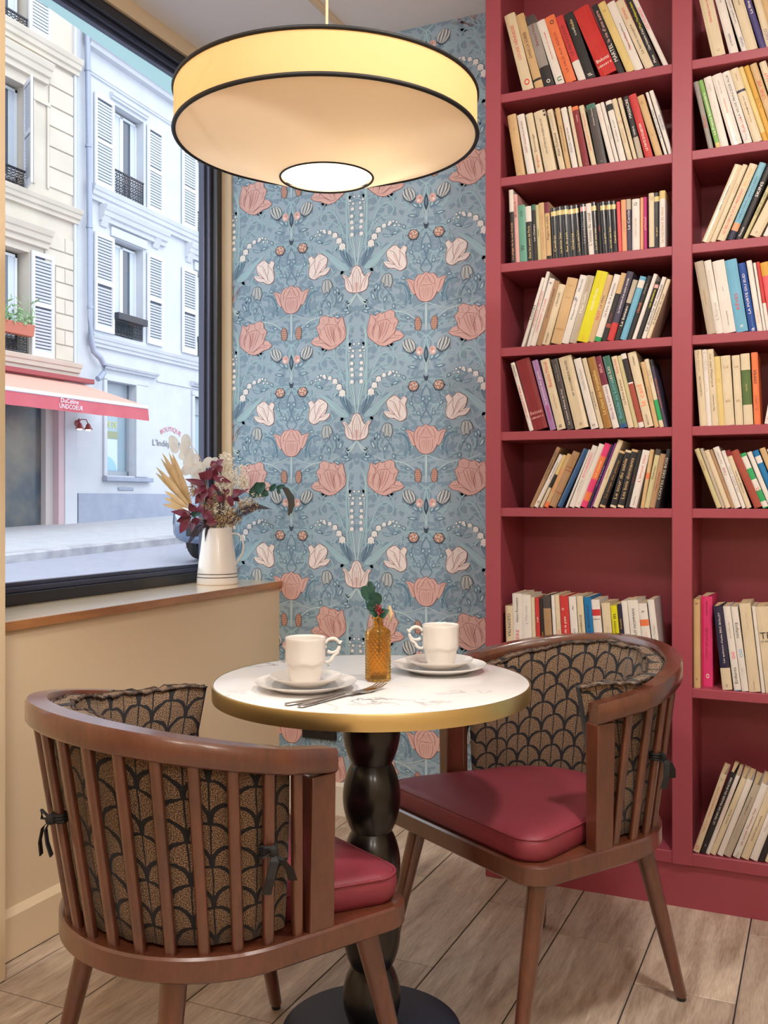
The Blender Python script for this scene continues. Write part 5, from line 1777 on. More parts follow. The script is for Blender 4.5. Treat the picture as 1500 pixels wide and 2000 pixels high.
for i, (a, z) in enumerate(hp_):
    a0 = hp_[max(i - 1, 0)]
    a1 = hp_[min(i + 1, len(hp_) - 1)]
    tx, tz = a1[0] - a0[0], a1[1] - a0[1]
    l_ = math.hypot(tx, tz)
    nx, nz = -tz / l_, tx / l_
    L.append([loc3(a + nx * 0.0035 * math.cos(q), z + nz * 0.0035 * math.cos(q), 0.010 * math.sin(q)) for q in [2 * PI * k / 12 for k in range(12)]])
b.loops(L, 0, True, True, True)
b.obj('handle', M_enamel, pit, True, 70)
PR = (PX_, PY_, SZ + 0.2)
K = 0.00181 / 4.6875


def bq(x, y, c=0.0):
    """a point of the bouquet: right and up from the pitcher's rim (drawing units), c metres towards the viewer"""
    return loc3((x - 690) * K, (1000 - y) * K, c)


def spray(name, label, cat):
    return thing(name, label, cat, PR)


def stem_of(parent, pts, r, m):
    b = MB()
    b.tube([loc3(random.uniform(-.015, .015), -0.07, 0)] + pts, r, 5)
    b.obj('stem', m, parent, True)


rq = random.Random(11)
M_palm = mat('dried_palm', (232, 208, 166), 0.6, vary=(20, (204, 172, 124), 0.6))
M_honest = mat('honesty_disc', (242, 236, 226), 0.5, translucent=0.55)
M_burg = mat('burgundy_leaf', (92, 24, 44), 0.35, vary=(30, (142, 60, 84), 0.6))
M_fern = mat('dark_fern', (40, 20, 38), 0.6)
M_cream_fl = mat('cream_flower', (238, 230, 214), 0.7)
M_brownfl = mat('brown_filler', (140, 108, 78), 0.7, vary=(60, (214, 190, 150), 0.9))
M_feather = mat('brown_feather', (70, 62, 56), 0.6, vary=(30, (40, 60, 62), 0.7))

palm = spray('dried_palm_leaf', 'pale straw dried palm fan on the left of the pitcher bouquet', 'leaf')
stem_of(palm, [bq(640, 1000), bq(520, 900), bq(470, 830)], 0.0022, M_palm)
tips = [(195, 310), (160, 355), (232, 300), (282, 312), (130, 438), (122, 490), (170, 560), (205, 660), (200, 722), (200, 785), (260, 420), (310, 400), (230, 520), (335, 470)]
for i, (x, y) in enumerate(tips):
    b = MB()
    bx_, by_ = 470 - rq.uniform(0, 40) * (y > 500), 790 + rq.uniform(0, 60)
    b.leaf(bq(bx_, by_, 0.004 * (i % 3)), bq(x, y, rq.uniform(-0.02, 0.03)), 0.020, loc3(0.3, 0.5, 1), rq.uniform(-0.06, 0.06), 0.45, 7, shape=0.6)
    b.obj('blade', M_palm, palm, True, 50)

hon = spray('honesty_sprig', 'translucent pale honesty seed discs above the bouquet against the window', 'sprig')
stem_of(hon, [bq(640, 980), bq(600, 700), bq(560, 430), bq(500, 300), bq(420, 200)], 0.0008, M_strawd)
b = MB()
b.tube([bq(600, 700), bq(590, 520), bq(520, 330), bq(430, 230)], 0.0006, 5)
b.obj('twig', M_strawd, hon, True)
for x, y, r in ((282, 195, 46), (300, 262, 44), (262, 232, 38), (392, 190, 52), (372, 262, 46), (425, 320, 48), (470, 368, 48), (412, 400, 44), (455, 452, 56), (400, 470, 40), (520, 440, 50), (545, 500, 44), (600, 395, 46), (650, 398, 48), (355, 330, 36), (500, 530, 44)):
    b = MB()
    a = rq.uniform(-0.7, 0.7)
    d = (math.sin(a) * r * 1.2, math.cos(a) * r * 1.2)
    c = rq.uniform(-0.03, 0.01)
    round_leaf(b, bq(x - d[0], y + d[1], c), bq(x + d[0], y - d[1], c + rq.uniform(-.01, .01)), 2.0 * r * K, loc3(rq.uniform(-.4, .4), rq.uniform(-.3, .3), 1), 0.06)
    b.obj('seed_disc', M_honest, hon, True, 80)


def leafy(name, label, stems, leaves, mt, w, stem_m, part='leaf'):
    t = spray(name, label, 'branch')
    for s_ in stems:
        stem_of(t, [bq(*p) for p in s_], 0.0010, stem_m)
    for x0, y0, x1, y1 in leaves:
        b = MB()
        c = rq.uniform(0.005, 0.045)
        b.leaf(bq(x0, y0, c), bq(x1, y1, c + rq.uniform(-0.012, 0.02)), w * rq.uniform(0.85, 1.15), loc3(rq.uniform(-.5, .5), rq.uniform(-.2, .8), 1), rq.uniform(-0.05, 0.14), 0.25, 6)
        b.obj(part, mt, t, True, 60)
    return t


leafy('burgundy_branch', 'burgundy leaves in the upper middle of the bouquet', [[(670, 1000), (620, 760), (610, 560), (700, 420)]],
      [(600, 600, 410, 552), (560, 575, 590, 470), (610, 560, 660, 450), (640, 560, 690, 440), (660, 530, 840, 585), (600, 620, 500, 690), (560, 690, 500, 780), (620, 640, 560, 760), (640, 600, 720, 660), (650, 620, 640, 740),
       (640, 470, 700, 400), (700, 430, 770, 372), (680, 450, 640, 380), (600, 700, 660, 800), (700, 470, 760, 440), (610, 540, 540, 500)], M_burg, 0.027, M_fern)
leafy('burgundy_branch', 'burgundy leaves spilling over the lower left rim of the pitcher', [[(650, 990), (540, 930), (450, 900)]],
      [(470, 880, 270, 850), (460, 900, 330, 940), (440, 920, 360, 1050), (470, 930, 450, 1040), (490, 900, 500, 980), (500, 850, 460, 770), (560, 880, 600, 780), (570, 900, 660, 850), (600, 930, 710, 950), (640, 930, 660, 870), (560, 860, 560, 780), (430, 890, 350, 880)], M_burg, 0.030, M_fern)
leafy('burgundy_branch', 'burgundy leaves on the right side of the bouquet among the white flowers', [[(720, 1000), (800, 800), (850, 700)]],
      [(830, 720, 1000, 640), (820, 700, 910, 760), (810, 700, 850, 800), (800, 690, 740, 620), (850, 690, 930, 650), (820, 720, 830, 810), (780, 700, 720, 740), (760, 760, 700, 700)], M_burg, 0.022, M_fern)


def tuft(name, label, clusters, mt, n, ln, wd, stem_m, part):
    t = spray(name, label, 'flower')
    stem_of(t, [bq(700, 1000), bq((clusters[0][0] + 700) / 2, (clusters[0][1] + 1000) / 2), bq(clusters[0][0], clusters[0][1])], 0.001, stem_m)
    for cx, cy, rx, ry in clusters:
        b = MB()
        for k in range(n):
            a = rq.uniform(0, 2 * PI)
            q = math.sqrt(rq.random())
            x, y = cx + rx * q * math.cos(a), cy + ry * q * math.sin(a)
            c = rq.uniform(-0.02, 0.035)
            a2 = rq.uniform(0, 2 * PI)
            b.leaf(bq(x, y, c), bq(x + ln * math.cos(a2), y + ln * math.sin(a2), c + rq.uniform(-.012, .016)), wd, loc3(rq.uniform(-1, 1), rq.uniform(-1, 1), 1), 0.08, 0.2, 3)
        o = b.obj(part, mt, t, True, 60)
        o['kind'] = 'stuff'
    return t


tuft('white_statice', 'spiky white dried flowers at the top right of the bouquet', [(770, 370, 60, 60), (790, 480, 90, 80), (890, 510, 90, 90), (850, 580, 110, 70), (740, 600, 60, 60), (930, 590, 50, 50)], M_cream_fl, 120, 30, 0.0034, M_strawd, 'petals')
tuft('white_strawflower', 'small white dried flower low in the middle of the bouquet', [(725, 830, 60, 52)], M_cream_fl, 170, 26, 0.003, M_strawd, 'petals')
tuft('white_statice', 'white flecked dried sprig reaching to the right above the fern', [(1060, 700, 60, 26), (960, 760, 60, 40)], M_cream_fl, 70, 24, 0.003, M_strawd, 'petals')
tuft('brown_filler_sprig', 'brown and beige dried filler around the pitcher rim', [(820, 920, 100, 60), (980, 800, 110, 45), (500, 640, 60, 60), (650, 930, 80, 60), (700, 720, 110, 70), (600, 800, 80, 70), (760, 880, 100, 80)], M_brownfl, 110, 36, 0.004, M_strawd, 'bracts')


def fern(label, pts, wd, n):
    t = spray('fern_frond', label, 'fern')
    q = [bq(*p) for p in pts]
    dense = []
    for i in range(len(q) - 1):
        for k in range(n):
            dense.append(q[i].lerp(q[i + 1], k / n))
    dense.append(q[-1])
    b = MB()
    b.tube(dense, 0.0007, 5)
    b.obj('rachis', M_fern, t, True)
    b = MB()
    for i, p in enumerate(dense[1:-1], 1):
        d = (dense[i + 1] - dense[i - 1]).normalized()
        u = i / len(dense)
        l = wd * math.sin(PI * min(1, 0.25 + 0.78 * u)) * (1 - 0.35 * u)
        sd = d.cross(loc3(0, 0, 1)).normalized()
        for s_ in (1, -1):
            tip = p + (sd * s_ + d * 0.7) * l
            b.leaf(p, tip, 0.0052, loc3(0, 0, 1), 0.03, 0.1, 3)
    o = b.obj('pinnae', M_fern, t, True, 60)
    o['kind'] = 'stuff'
    return t


fern('dark fern frond pointing right from the bouquet towards the wallpaper', [(760, 960, .01), (920, 860, .03), (1060, 800, .03), (1205, 828, .03)], 0.020, 10)
fern('dark fern frond drooping down left over the pitcher rim', [(660, 960, .02), (590, 960, .05), (500, 1060, .06), (428, 1182, .06)], 0.018, 9)
fern('small dark fern tip hanging down the front of the pitcher', [(640, 985, .05), (622, 1010, .062), (614, 1060, .066), (610, 1122, .068)], 0.006, 6)
fern('dark fern frond inside the middle of the bouquet', [(700, 960, .0), (740, 820, .03), (740, 700, .04), (690, 640, .04)], 0.016, 8)

eu2 = spray('eucalyptus_sprig', 'dark green eucalyptus sprig reaching right from the bouquet over the wallpaper', 'sprig')
stem_of(eu2, [bq(760, 960), bq(900, 800), bq(1010, 690), bq(1100, 640), bq(1200, 625), bq(1310, 620)], 0.0011, M_stem)
for x0, y0, x1, y1, w_ in ((1000, 710, 1140, 590, 0.042), (1050, 650, 1170, 700, 0.034), (1180, 660, 1240, 600, 0.020), (1240, 640, 1320, 610, 0.018), (1255, 650, 1270, 690, 0.014), (480, 880, 570, 830, 0.026), (470, 850, 500, 900, 0.022), (1060, 640, 1080, 580, 0.026)):
    b = MB()
    round_leaf(b, bq(x0, y0, .02), bq(x1, y1, .025), w_, loc3(0.2, 0.4, 1))
    b.obj('leaf', M_euc, eu2, True, 80)
fe = spray('brown_feather', 'dark curved feather hanging at the far right end of the eucalyptus', 'feather')
q = [bq(1290, 615, .02), bq(1330, 650, .02), bq(1372, 720, .02), bq(1380, 790, .02), bq(1352, 885, .02)]
b = MB()
b.tube(q, 0.0009, 5)
b.obj('shaft', M_fern, fe, True)
b = MB()
L = []
wds = (0.002, 0.010, 0.013, 0.012, 0.003)
for p, w_, i in zip(q, wds, range(5)):
    d = (q[min(i + 1, 4)] - q[max(i - 1, 0)]).normalized()
    sd = d.cross(loc3(0, 0, 1)).normalized()
    L.append([p - sd * w_ + loc3(0, 0, -.001), p + loc3(0, 0, 0.0012), p + sd * w_ + loc3(0, 0, -.001)])
b.loops(L, 0, False)
b.obj('vane', M_feather, fe, True, 80)

# ------------------------------------------------------------------ the street outside the window
SLOPE = 0.0285


def gz(z, y):
    return z + SLOPE * (y - 15.88)


M_stone = mat('pale_stone', (200, 190, 178), 0.8, vary=(1.5, (186, 176, 163), 0.6))
M_stucco = mat('white_stucco', (194, 197, 205), 0.8, vary=(2, (182, 186, 197), 0.5))
M_shut = mat('white_shutter', (214, 217, 226), 0.5)
M_greyb = mat('grey_plinth_paint', (148, 156, 176), 0.7, vary=(3, (134, 142, 162), 0.6))
M_asph = mat('asphalt', (150, 152, 168), 0.7, vary=(6, (140, 142, 158), 0.5))
M_pave = mat('pavement', (176, 178, 186), 0.8, vary=(4, (160, 162, 172), 0.6))
M_curb = mat('curb_stone', (176, 176, 182), 0.8, vary=(5, (140, 140, 150), 0.8))
M_iron = mat('black_iron', (40, 42, 52), 0.5)
M_zinc = mat('zinc', (150, 158, 178), 0.4, 0.3)
M_dark = mat('dark_glass', (72, 80, 96), 0.08, 0.0, 0.9)
M_curt = mat('net_curtain', (196, 204, 216), 0.8)
M_awn = mat('red_awning', (196, 92, 104), 0.7, translucent=0.12)
M_awn2 = mat('faded_awning_top', (232, 172, 156), 0.7, translucent=0.15)
M_redmetal = mat('red_metal', (144, 48, 56), 0.4)
M_terra = mat('terracotta', (178, 106, 88), 0.8)
M_plant = mat('street_plant', (126, 158, 112), 0.7)

Y0F = 15.88
# road, kerb, pavement (all climb gently along the street)
b = MB()
for x0, x1, zz in ((-9.55, -2.25, 0.355 + 0.0),):
    b.add([(x0, -6, gz(zz, -6) + .14), (x1, -6, gz(zz, -6) + .14), (x1, 34, gz(zz, 34) + .14), (x0, 34, gz(zz, 34) + .14)], [(0, 1, 2, 3)])
    b.add([(x, y, gz(zz, y) - 0.3) for x in (x0, x1) for y in (-6, 34)], [(0, 1, 3, 2)])
road = b.obj('road', M_asph)
tag(struct(road), 'grey asphalt street outside the window')
b = MB()
L = []
for y in (-6, 34):
    z = gz(0.48, y) + 0.13
    z = gz(0.355, y) + 0.14
    L.append([(-9.82, y, z - 0.3), (-9.55, y, z - 0.3), (-9.55, y, z + 0.10), (-9.58, y, z + 0.125), (-9.82, y, z + 0.125)])
b.loops(L, 0, True, True, True)
tag(struct(b.obj('kerb', M_curb)), 'stone kerb across the street')
b = MB()
L = []
for y in (-6, 34):
    z = gz(0.355, y) + 0.14
    L.append([(-9.82, y, z - 0.3), (-9.82, y, z + 0.123), (-14.9, y, z + 0.14), (-14.9, y, z - 0.3)])
b.loops(L, 0, True, True, True)
tag(struct(b.obj('pavement', M_pave)), 'pale pavement in front of the facades')


def bld(name, label, rz):
    return thing(name, label, 'building', (-14.3, Y0F, 0), rz)


# local axes of a facade: x points into the street (towards the café), y runs along the street, z up
def wall_open(u0, u1, z0, z1, openings, depth, m, parent, name='wall'):
    us = sorted({u0, u1, *[o[0] for o in openings], *[o[1] for o in openings]})
    zs = sorted({z0, z1, *[o[2] for o in openings], *[o[3] for o in openings]})
    b = MB()
    for ua, ub in zip(us, us[1:]):
        for za, zb in zip(zs, zs[1:]):
            uc, zc = (ua + ub) / 2, (za + zb) / 2
            if any(o[0] < uc < o[1] and o[2] < zc < o[3] for o in openings):
                continue
            b.add([(0, ua, za), (0, ub, za), (0, ub, zb), (0, ua, zb)], [(0, 1, 2, 3)])
    for a, c, d, e in openings:
        b.add([(0, a, d), (-depth, a, d), (-depth, a, e), (0, a, e)], [(0, 1, 2, 3)])
        b.add([(0, c, d), (-depth, c, d), (-depth, c, e), (0, c, e)], [(3, 2, 1, 0)])
        b.add([(0, a, e), (-depth, a, e), (-depth, c, e), (0, c, e)], [(0, 1, 2, 3)])
        b.add([(0, a, d), (-depth, a, d), (-depth, c, d), (0, c, d)], [(3, 2, 1, 0)])
    b.add([(-0.9, u0, z0), (-0.9, u1, z0), (-0.9, u1, z1), (-0.9, u0, z1)], [(3, 2, 1, 0)])
    for u in (u0, u1):
        b.add([(0, u, z0), (-0.9, u, z0), (-0.9, u, z1), (0, u, z1)], [(0, 1, 2, 3)])
    b.add([(0, u0, z1), (0, u1, z1), (-0.9, u1, z1), (-0.9, u0, z1)], [(0, 1, 2, 3)])
    return b.obj(name, m, parent, fix=False)


def cornice(u0, u1, z0, z1, proj, m, parent, name='cornice', steps=3):
    b = MB()
    pr = [(0.0, z0)]
    for i in range(steps):
        x = proj * ((i + 1) / steps) ** 0.8
        za = z0 + (z1 - z0) * (i / steps)
        pr += [(x * 0.8 + 0.01, za + 0.01), (x, za + (z1 - z0) / steps * 0.9)]
    pr += [(proj, z1), (0.0, z1 + 0.03)]
    b.loops([[(x, u, z) for x, z in pr] for u in (u0, u1)], 0, True, True, True)
    return b.obj(name, m, parent)


def shutter(u0, u1, z0, z1, parent, ang=0, hinge=None):
    w, h = u1 - u0, z1 - z0
    b = MB()
    fw = 0.075
    for ua, ub, za, zb in ((0, fw, 0, h), (w - fw, w, 0, h), (fw, w - fw, 0, 0.12), (fw, w - fw, h - 0.09, h), (fw, w - fw, h * 0.48, h * 0.48 + 0.09)):
        b.box(0.02, 0.06, ua, ub, za, zb)
    s = b.obj('shutter', M_shut, parent)
    b = MB()
    z = 0.13
    while z < h - 0.11:
        if not (h * 0.48 - 0.03 < z < h * 0.48 + 0.09):
            b.loops([[(0.022, fw - .01, z + 0.0), (0.028, fw - .01, z - 0.006), (0.050, fw - .01, z + 0.026), (0.044, fw - .01, z + 0.032)],
                     [(0.022, w - fw + .01, z + 0.0), (0.028, w - fw + .01, z - 0.006), (0.050, w - fw + .01, z + 0.026), (0.044, w - fw + .01, z + 0.032)]], 0, True, True, True)
        z += 0.066
    lv = b.obj('louvres', M_shut, s)
    lv['kind'] = 'stuff'
    b = MB()
    b.box(0.005, 0.018, 0.02, w - 0.02, 0.02, h - 0.02)
    b.obj('louvre_shade', mat('shutter_shade', (84, 88, 102), 0.8), s)  # shade between the louvres, painted in as a dark sheet
    s.location = (0, u0, z0)
    if ang:
        s.rotation_euler = (0, 0, ang)
    return s


def casement(u0, u1, z0, z1, x, parent, curtain=True, box=None):
    b = MB()
    fw = 0.055
    um = (u0 + u1) / 2
    for ua, ub, za, zb in ((u0, u0 + fw, z0, z1), (u1 - fw, u1, z0, z1), (um - fw, um + fw, z0, z1), (u0, u1, z1 - fw, z1), (u0, u1, z0, z0 + fw * 1.4)):
        b.box(x, x + 0.05, ua, ub, za, zb)
    f = b.obj('window', M_shut, parent)
    for ua, ub in ((u0 + fw, um - fw), (um + fw, u1 - fw)):
        b = MB()
        b.box(x + 0.012, x + 0.02, ua, ub, z0 + fw, z1 - fw)
        b.obj('pane', M_dark, f)
        if curtain:
            b = MB()
            n = 8
            b.loops([[(x + 0.024 + 0.004 * (k % 2), ub - 0.16 + 0.16 * k / n, z0 + fw) for k in range(n + 1)], [(x + 0.024 + 0.004 * (k % 2), ub - 0.16 + 0.16 * k / n, z1 - fw) for k in range(n + 1)]], 0, False)
            b.obj('curtain', M_curt, f)
    return f


def railing(u0, u1, z0, z1, x, parent):
    b = MB()
    b.box(x, x + 0.035, u0, u1, z1 - 0.03, z1)
    b.box(x, x + 0.02, u0, u1, z0, z0 + 0.02)
    for u in (u0, u1 - 0.02):
        b.box(x, x + 0.02, u, u + 0.02, z0, z1)
    n = max(3, int((u1 - u0) / 0.1))
    hh = z1 - z0
    for k in range(n):
        uc = u0 + (u1 - u0) * (k + 0.5) / n
        rr = (u1 - u0) / n / 2
        for j in range(4):
            zc = z0 + hh * (j + 0.5) / 4.3
            b.tube([(x + 0.01, uc + rr * 0.95 * math.cos(2 * PI * q / 10), zc + hh / 8.6 * math.sin(2 * PI * q / 10)) for q in range(10)], 0.009, 4, 0, True)
            b.tube([(x + 0.01, uc - rr * 0.5, zc), (x + 0.01, uc + rr * 0.5, zc)], 0.014, 4)
    r = b.obj('railing', M_iron, parent)
    return r


# ---- the white building on the right
rz = math.atan(0.06)
wb = bld('white_building', 'white stuccoed building with louvred shutters and a grey painted base, across the street', rz)
WC = [1.27, 4.68, 8.09]
op = []
for c in WC:
    op += [(c, c + 1.16, 7.9, 9.9), (c, c + 1.14, 4.78, 6.93)]
op += [(1.02, 2.09, 1.66, 3.74), (4.58, 5.65, 1.70, 3.78)]
wall_open(0.06, 11.5, -0.4, 11.05, op, 0.28, M_stucco, wb)
cornice(0.3, 11.5, 10.75, 11.05, 0.42, M_stucco, wb)
cornice(0.42, 11.5, 7.55, 7.86, 0.20, M_stucco, wb)
cornice(0.42, 11.5, 4.42, 4.66, 0.16, M_stucco, wb)
cornice(0.42, 11.5, 10.22, 10.32, 0.06, M_stucco, wb, 'moulding', 2)
b = MB()
b.box(0.0, 0.06, 0.03, 11.5, -0.2, 1.26)
b.obj('grey_base', M_greyb, wb)
b = MB()
b.box(0.0, 0.03, 2.95, 11.5, 3.93, 3.97)
b.obj('moulding', M_stucco, wb)
b = MB()
b.loops([[(-0.1, u, 11.05), (-0.85, u, 12.9), (-0.9, u, 12.9), (-0.9, u, 11.05)] for u in (0.06, 11.5)], 0, True, True, True)
b.obj('zinc_roof', M_zinc, wb)
for ci, c in enumerate(WC[:2]):
    casement(c + 0.005, c + 1.155, 8.0, 9.85, -0.24, wb)
    railing(c, c + 1.10, 7.93, 8.46, 0.02, wb)
    casement(c + 0.005, c + 1.135, 5.2, 6.88, -0.24, wb)
    railing(c, c + 1.06, 4.80, 5.12, 0.02, wb)
    b = MB()
    b.box(0.0, 0.18, c - 0.02, c + 1.08, 5.12, 5.27, c=0.01)
    b.obj('balcony_box', M_iron, wb)
    for z0, z1 in ((7.88, 9.90), (4.78, 6.90)):
        shutter(c - 0.68, c - 0.01, z0, z1, wb)
        shutter(c + 1.26, c + 1.90, z0, z1, wb)
    cornice(c - 0.5, c + 1.95, 7.18, 7.52, 0.24, M_stucco, wb, 'pediment')
    cornice(c - 0.1, c + 1.26, 9.98, 10.1, 0.10, M_stucco, wb, 'lintel', 2)
    b = MB()
    b.box(0, 0.05, c - 0.1, c + 1.25, 6.95, 7.16, c=0.01)
    b.obj('lintel', M_stucco, wb)
    for u in (c - 0.48, c + 1.48):
        b = MB()
        b.loops([[(0, u + dx, 7.47), (0.17, u + dx, 7.47), (0.16, u + dx, 7.36), (0.10, u + dx, 7.22), (0.04, u + dx, 7.08), (0, u + dx, 7.06)] for dx in (0, 0.23)], 0, True, True, True)
        b.obj('bracket', M_stucco, wb)
# ground-floor shop window
for ua, ub, hasposter in ((1.02, 2.09, True), (4.58, 5.65, False)):
    b = MB()
    for q in ((ua, ua + 0.05, 1.66, 3.74), (ub - 0.07, ub, 1.66, 3.74), (ua, ub, 3.30, 3.74), (ua, ub, 1.66, 1.76)):
        b.box(-0.24, -0.17, *q)
    sw = b.obj('window', mat('window_metal', (150, 158, 170), 0.4, 0.3), wb)
    b = MB()
    b.box(-0.235, -0.225, ua + 0.05, ub - 0.07, 1.76, 3.30)
    b.obj('pane', mat('shop_pane', (142, 164, 178), 0.1, 0.0, 0.8), sw)
    if hasposter:
        b = MB()
        b.box(-0.222, -0.219, ua + 0.05, ub - 0.36, 1.78, 2.48)
        b.obj('blind', mat('pale_blind', (196, 210, 232), 0.8), sw)
        b = MB()
        b.box(-0.222, -0.219, ua + 0.05, ub - 0.34, 2.50, 2.66)
        b.obj('poster', mat('olive_poster', (150, 156, 128), 0.8), sw)
        b = MB()
        n = 14
        b.add([(-0.217, ua + 0.28 + 0.40 * math.cos(PI * k / n), 1.78 + 0.32 * math.sin(PI * k / n)) for k in range(n + 1)] + [(-0.212, ua + 0.28, 1.78)], [tuple(range(n + 1))])
        b.obj('round_poster', mat('blue_poster', (150, 190, 226), 0.7), sw)
    for q in ((ua - 0.11, ua), (ub, ub + 0.46)):
        b = MB()
        b.box(0.0, 0.05, q[0], q[1], 1.64, 3.78, c=0.01)
        b.obj('window_surround', M_stucco, wb)
    b = MB()
    b.box(0.0, 0.05, ua - 0.11, ub + 0.46, 3.74, 3.88, c=0.01)
    b.obj('window_surround', M_stucco, wb)
    cornice(ua - 0.16, ub + 0.77, 3.98, 4.09, 0.16, M_stucco, wb, 'lintel', 2)
    b = MB()
    b.box(0.0, 0.14, ua - 0.13, ub + 0.55, 1.53, 1.63, c=0.01)
    b.obj('window_ledge', M_greyb, wb)
b = MB()
b.box(0.0, 0.03, 1.45, 2.01, 1.335, 1.40, c=0.005)
for k in range(6):
    b.box(0.0, 0.035, 1.48 + 0.09 * k, 1.53 + 0.09 * k, 1.35, 1.385)
b.obj('vent_plate', M_zinc, wb)
FAC = Matrix(((0, 0, 1, 0), (1, 0, 0, 0), (0, 1, 0, 0), (0, 0, 0, 1)))     # text x along the street, text y up, facing the café


def wtext(body, mt, parent, x, u, z, length, height, arc=None):
    text('lettering', body, mt, parent, Matrix.Translation((x, u, z)) @ FAC, 0.2, (length, height, 99), arc=arc)


M_redink = mat('red_lettering', (196, 92, 104), 0.6)
M_dkink = mat('dark_lettering', (92, 92, 104), 0.6)
wtext('BOUTIQUE', M_redink, wb, 0.012, 3.54, 2.83, 0.90, 0.13, arc=0.95)
wtext("L'Indépendante", M_dkink, wb, 0.012, 3.58, 2.47, 1.62, 0.20)
wtext('LA VIE DE', mat('yellow_lettering', (206, 206, 96), 0.6), wb, -0.214, 1.40, 2.80, 0.62, 0.13)
# ---- the stone building on the left
sb_ = bld('stone_building', 'cream stone building with white shutters above the red awning shop, across the street', 0)
LC = -2.42
op = [(LC, LC + 1.13, 10.33, 12.4), (LC, LC + 1.05, 7.2, 9.25), (LC, LC + 1.13, 3.98, 6.0), (-5.0, -3.9, 7.2, 9.25), (-5.0, -3.9, 3.98, 6.0), (-4.2, -0.52, 0.1, 3.05)]
wall_open(-8.5, -0.005, -0.6, 14, op, 0.32, M_stone, sb_)
cornice(-8.5, 0.03, 9.97, 10.28, 0.22, M_stone, sb_)
cornice(-8.5, 0.03, 6.87, 7.15, 0.22, M_stone, sb_)
cornice(-8.5, 0.0, 3.66, 3.95, 0.22, M_stone, sb_)
cornice(LC - 0.45, -0.86, 9.45, 9.83, 0.26, M_stone, sb_, 'pediment')
cornice(LC - 0.45, -0.86, 6.14, 6.50, 0.26, M_stone, sb_, 'pediment')
# rusticated blocks beside the pipe: every block proud of a recessed joint
for z0, hh, n, u0 in ((7.2, 0.415, 6, -0.78), (3.98, 0.318, 8, -0.60)):
    for k in range(n):
        za = z0 + k * hh + 0.24 * (n == 6)
        cuts = [u0 - (0.3 if n == 8 and k > 5 else 0), -0.33, -0.08] if n == 8 and k % 2 else [u0 - (0.3 if n == 8 and k > 5 else 0), -0.08]
        for ua, ub in zip(cuts, cuts[1:]):
            b = MB()
            b.box(0.0, 0.03, ua + 0.008, ub - 0.008, za + 0.014, za + hh - 0.014, c=0.008)
            b.obj('stone_block', M_stone, sb_)
b = MB()
b.box(0.0, 0.035, -1.22, -1.16, 7.4, 9.05)
b.box(0.0, 0.035, -0.84, -0.78, 7.4, 9.05)
b.box(0.0, 0.05, -1.24, -0.76, 9.05, 9.12)
b.obj('wall_panel', M_stone, sb_)
b = MB()
b.box(0.0, 0.05, -0.08, -0.006, 3.96, 14, c=0.0)
b.obj('corner_strip', M_stucco, sb_)
for z0, z1 in ((10.4, 12.35), (7.4, 9.2), (4.3, 5.95)):
    casement(LC + 0.01, LC + 1.04, z0, z1, -0.28, sb_)
    railing(LC, LC + 1.04, z0 - 0.3, z0 + 0.15, 0.02, sb_)
shutter(-1.34, -0.74, 10.33, 12.35, sb_)
shutter(-1.27, -0.66, 3.97, 6.05, sb_)
shutter(-1.37, -0.77, 7.2, 9.25, sb_, ang=R(-122))
# shop front under the awning
b = MB()
b.box(-0.30, -0.24, -4.2, -0.74, 0.1, 3.05)
b.obj('shop_glass', mat('shop_glass', (62, 74, 88), 0.25, 0.0, 0.4, vary=(0.9, (132, 124, 108), 0.8)), sb_)
for ua, ub, x0, x1, m_ in ((-0.74, -0.53, -0.24, -0.10, mat('shop_frame', (186, 178, 178), 0.6)), (-0.53, -0.36, -0.2, 0.04, mat('rose_pilaster', (190, 164, 172), 0.6)), (-0.36, -0.006, -0.02, 0.06, M_stucco), (-2.42, -2.36, -0.24, -0.18, mat('shop_frame', (186, 178, 178), 0.6))):
    b = MB()
    b.box(x0, x1, ua, ub, 0.2, 3.05 if m_ is not M_stucco else 3.64, c=0.006)
    b.obj('shop_pilaster', m_, sb_)

# awning: cassette, sloping cloth, front bar, valance with lettering
aw = thing('shop_awning', 'faded red shop awning with white lettering on its valance, across the street', 'awning', (-14.3, Y0F, 0))
ax0, ax1 = 0.06, 1.5
ua, ub = -5.2, 0.46
b = MB()
b.box(0.005, 0.24, -5.3, 0.32, 3.56, 3.66, c=0.01)
b.obj('cassette', M_redmetal, aw)
b = MB()
b.loops([[(0.12, -5.25, 3.54), (0.12, 0.10, 3.54)], [(ax1, ua, 3.06), (ax1, ub, 3.06)]], 0, False)
b.obj('awning_cloth', M_awn2, aw)
b = MB()
b.box(ax1 - 0.03, ax1 + 0.04, ua, ub, 3.00, 3.07, c=0.012)
b.obj('front_bar', M_shut, aw)
b = MB()
n = 40
L = []
for z, amp in ((3.0, 0.0), (2.9, 0.012), (2.76, 0.03)):
    L.append([(ax1 + 0.02 + amp * math.sin(k * 1.25) * (0.4 + 0.6 * ((k * 7) % 5) / 5), ua + (ub - ua + 0.04 * (3 - z) / 0.24) * k / n, z) for k in range(n + 1)])
b.loops(L, 0, False)
b.obj('valance', M_awn, aw, True, 60)
wtext('DuCéline', M_shut, aw, ax1 + 0.062, -1.88, 2.945, 0.46, 0.085)
wtext('UNDCOEUR', M_shut, aw, ax1 + 0.062, -1.84, 2.84, 0.62, 0.085)

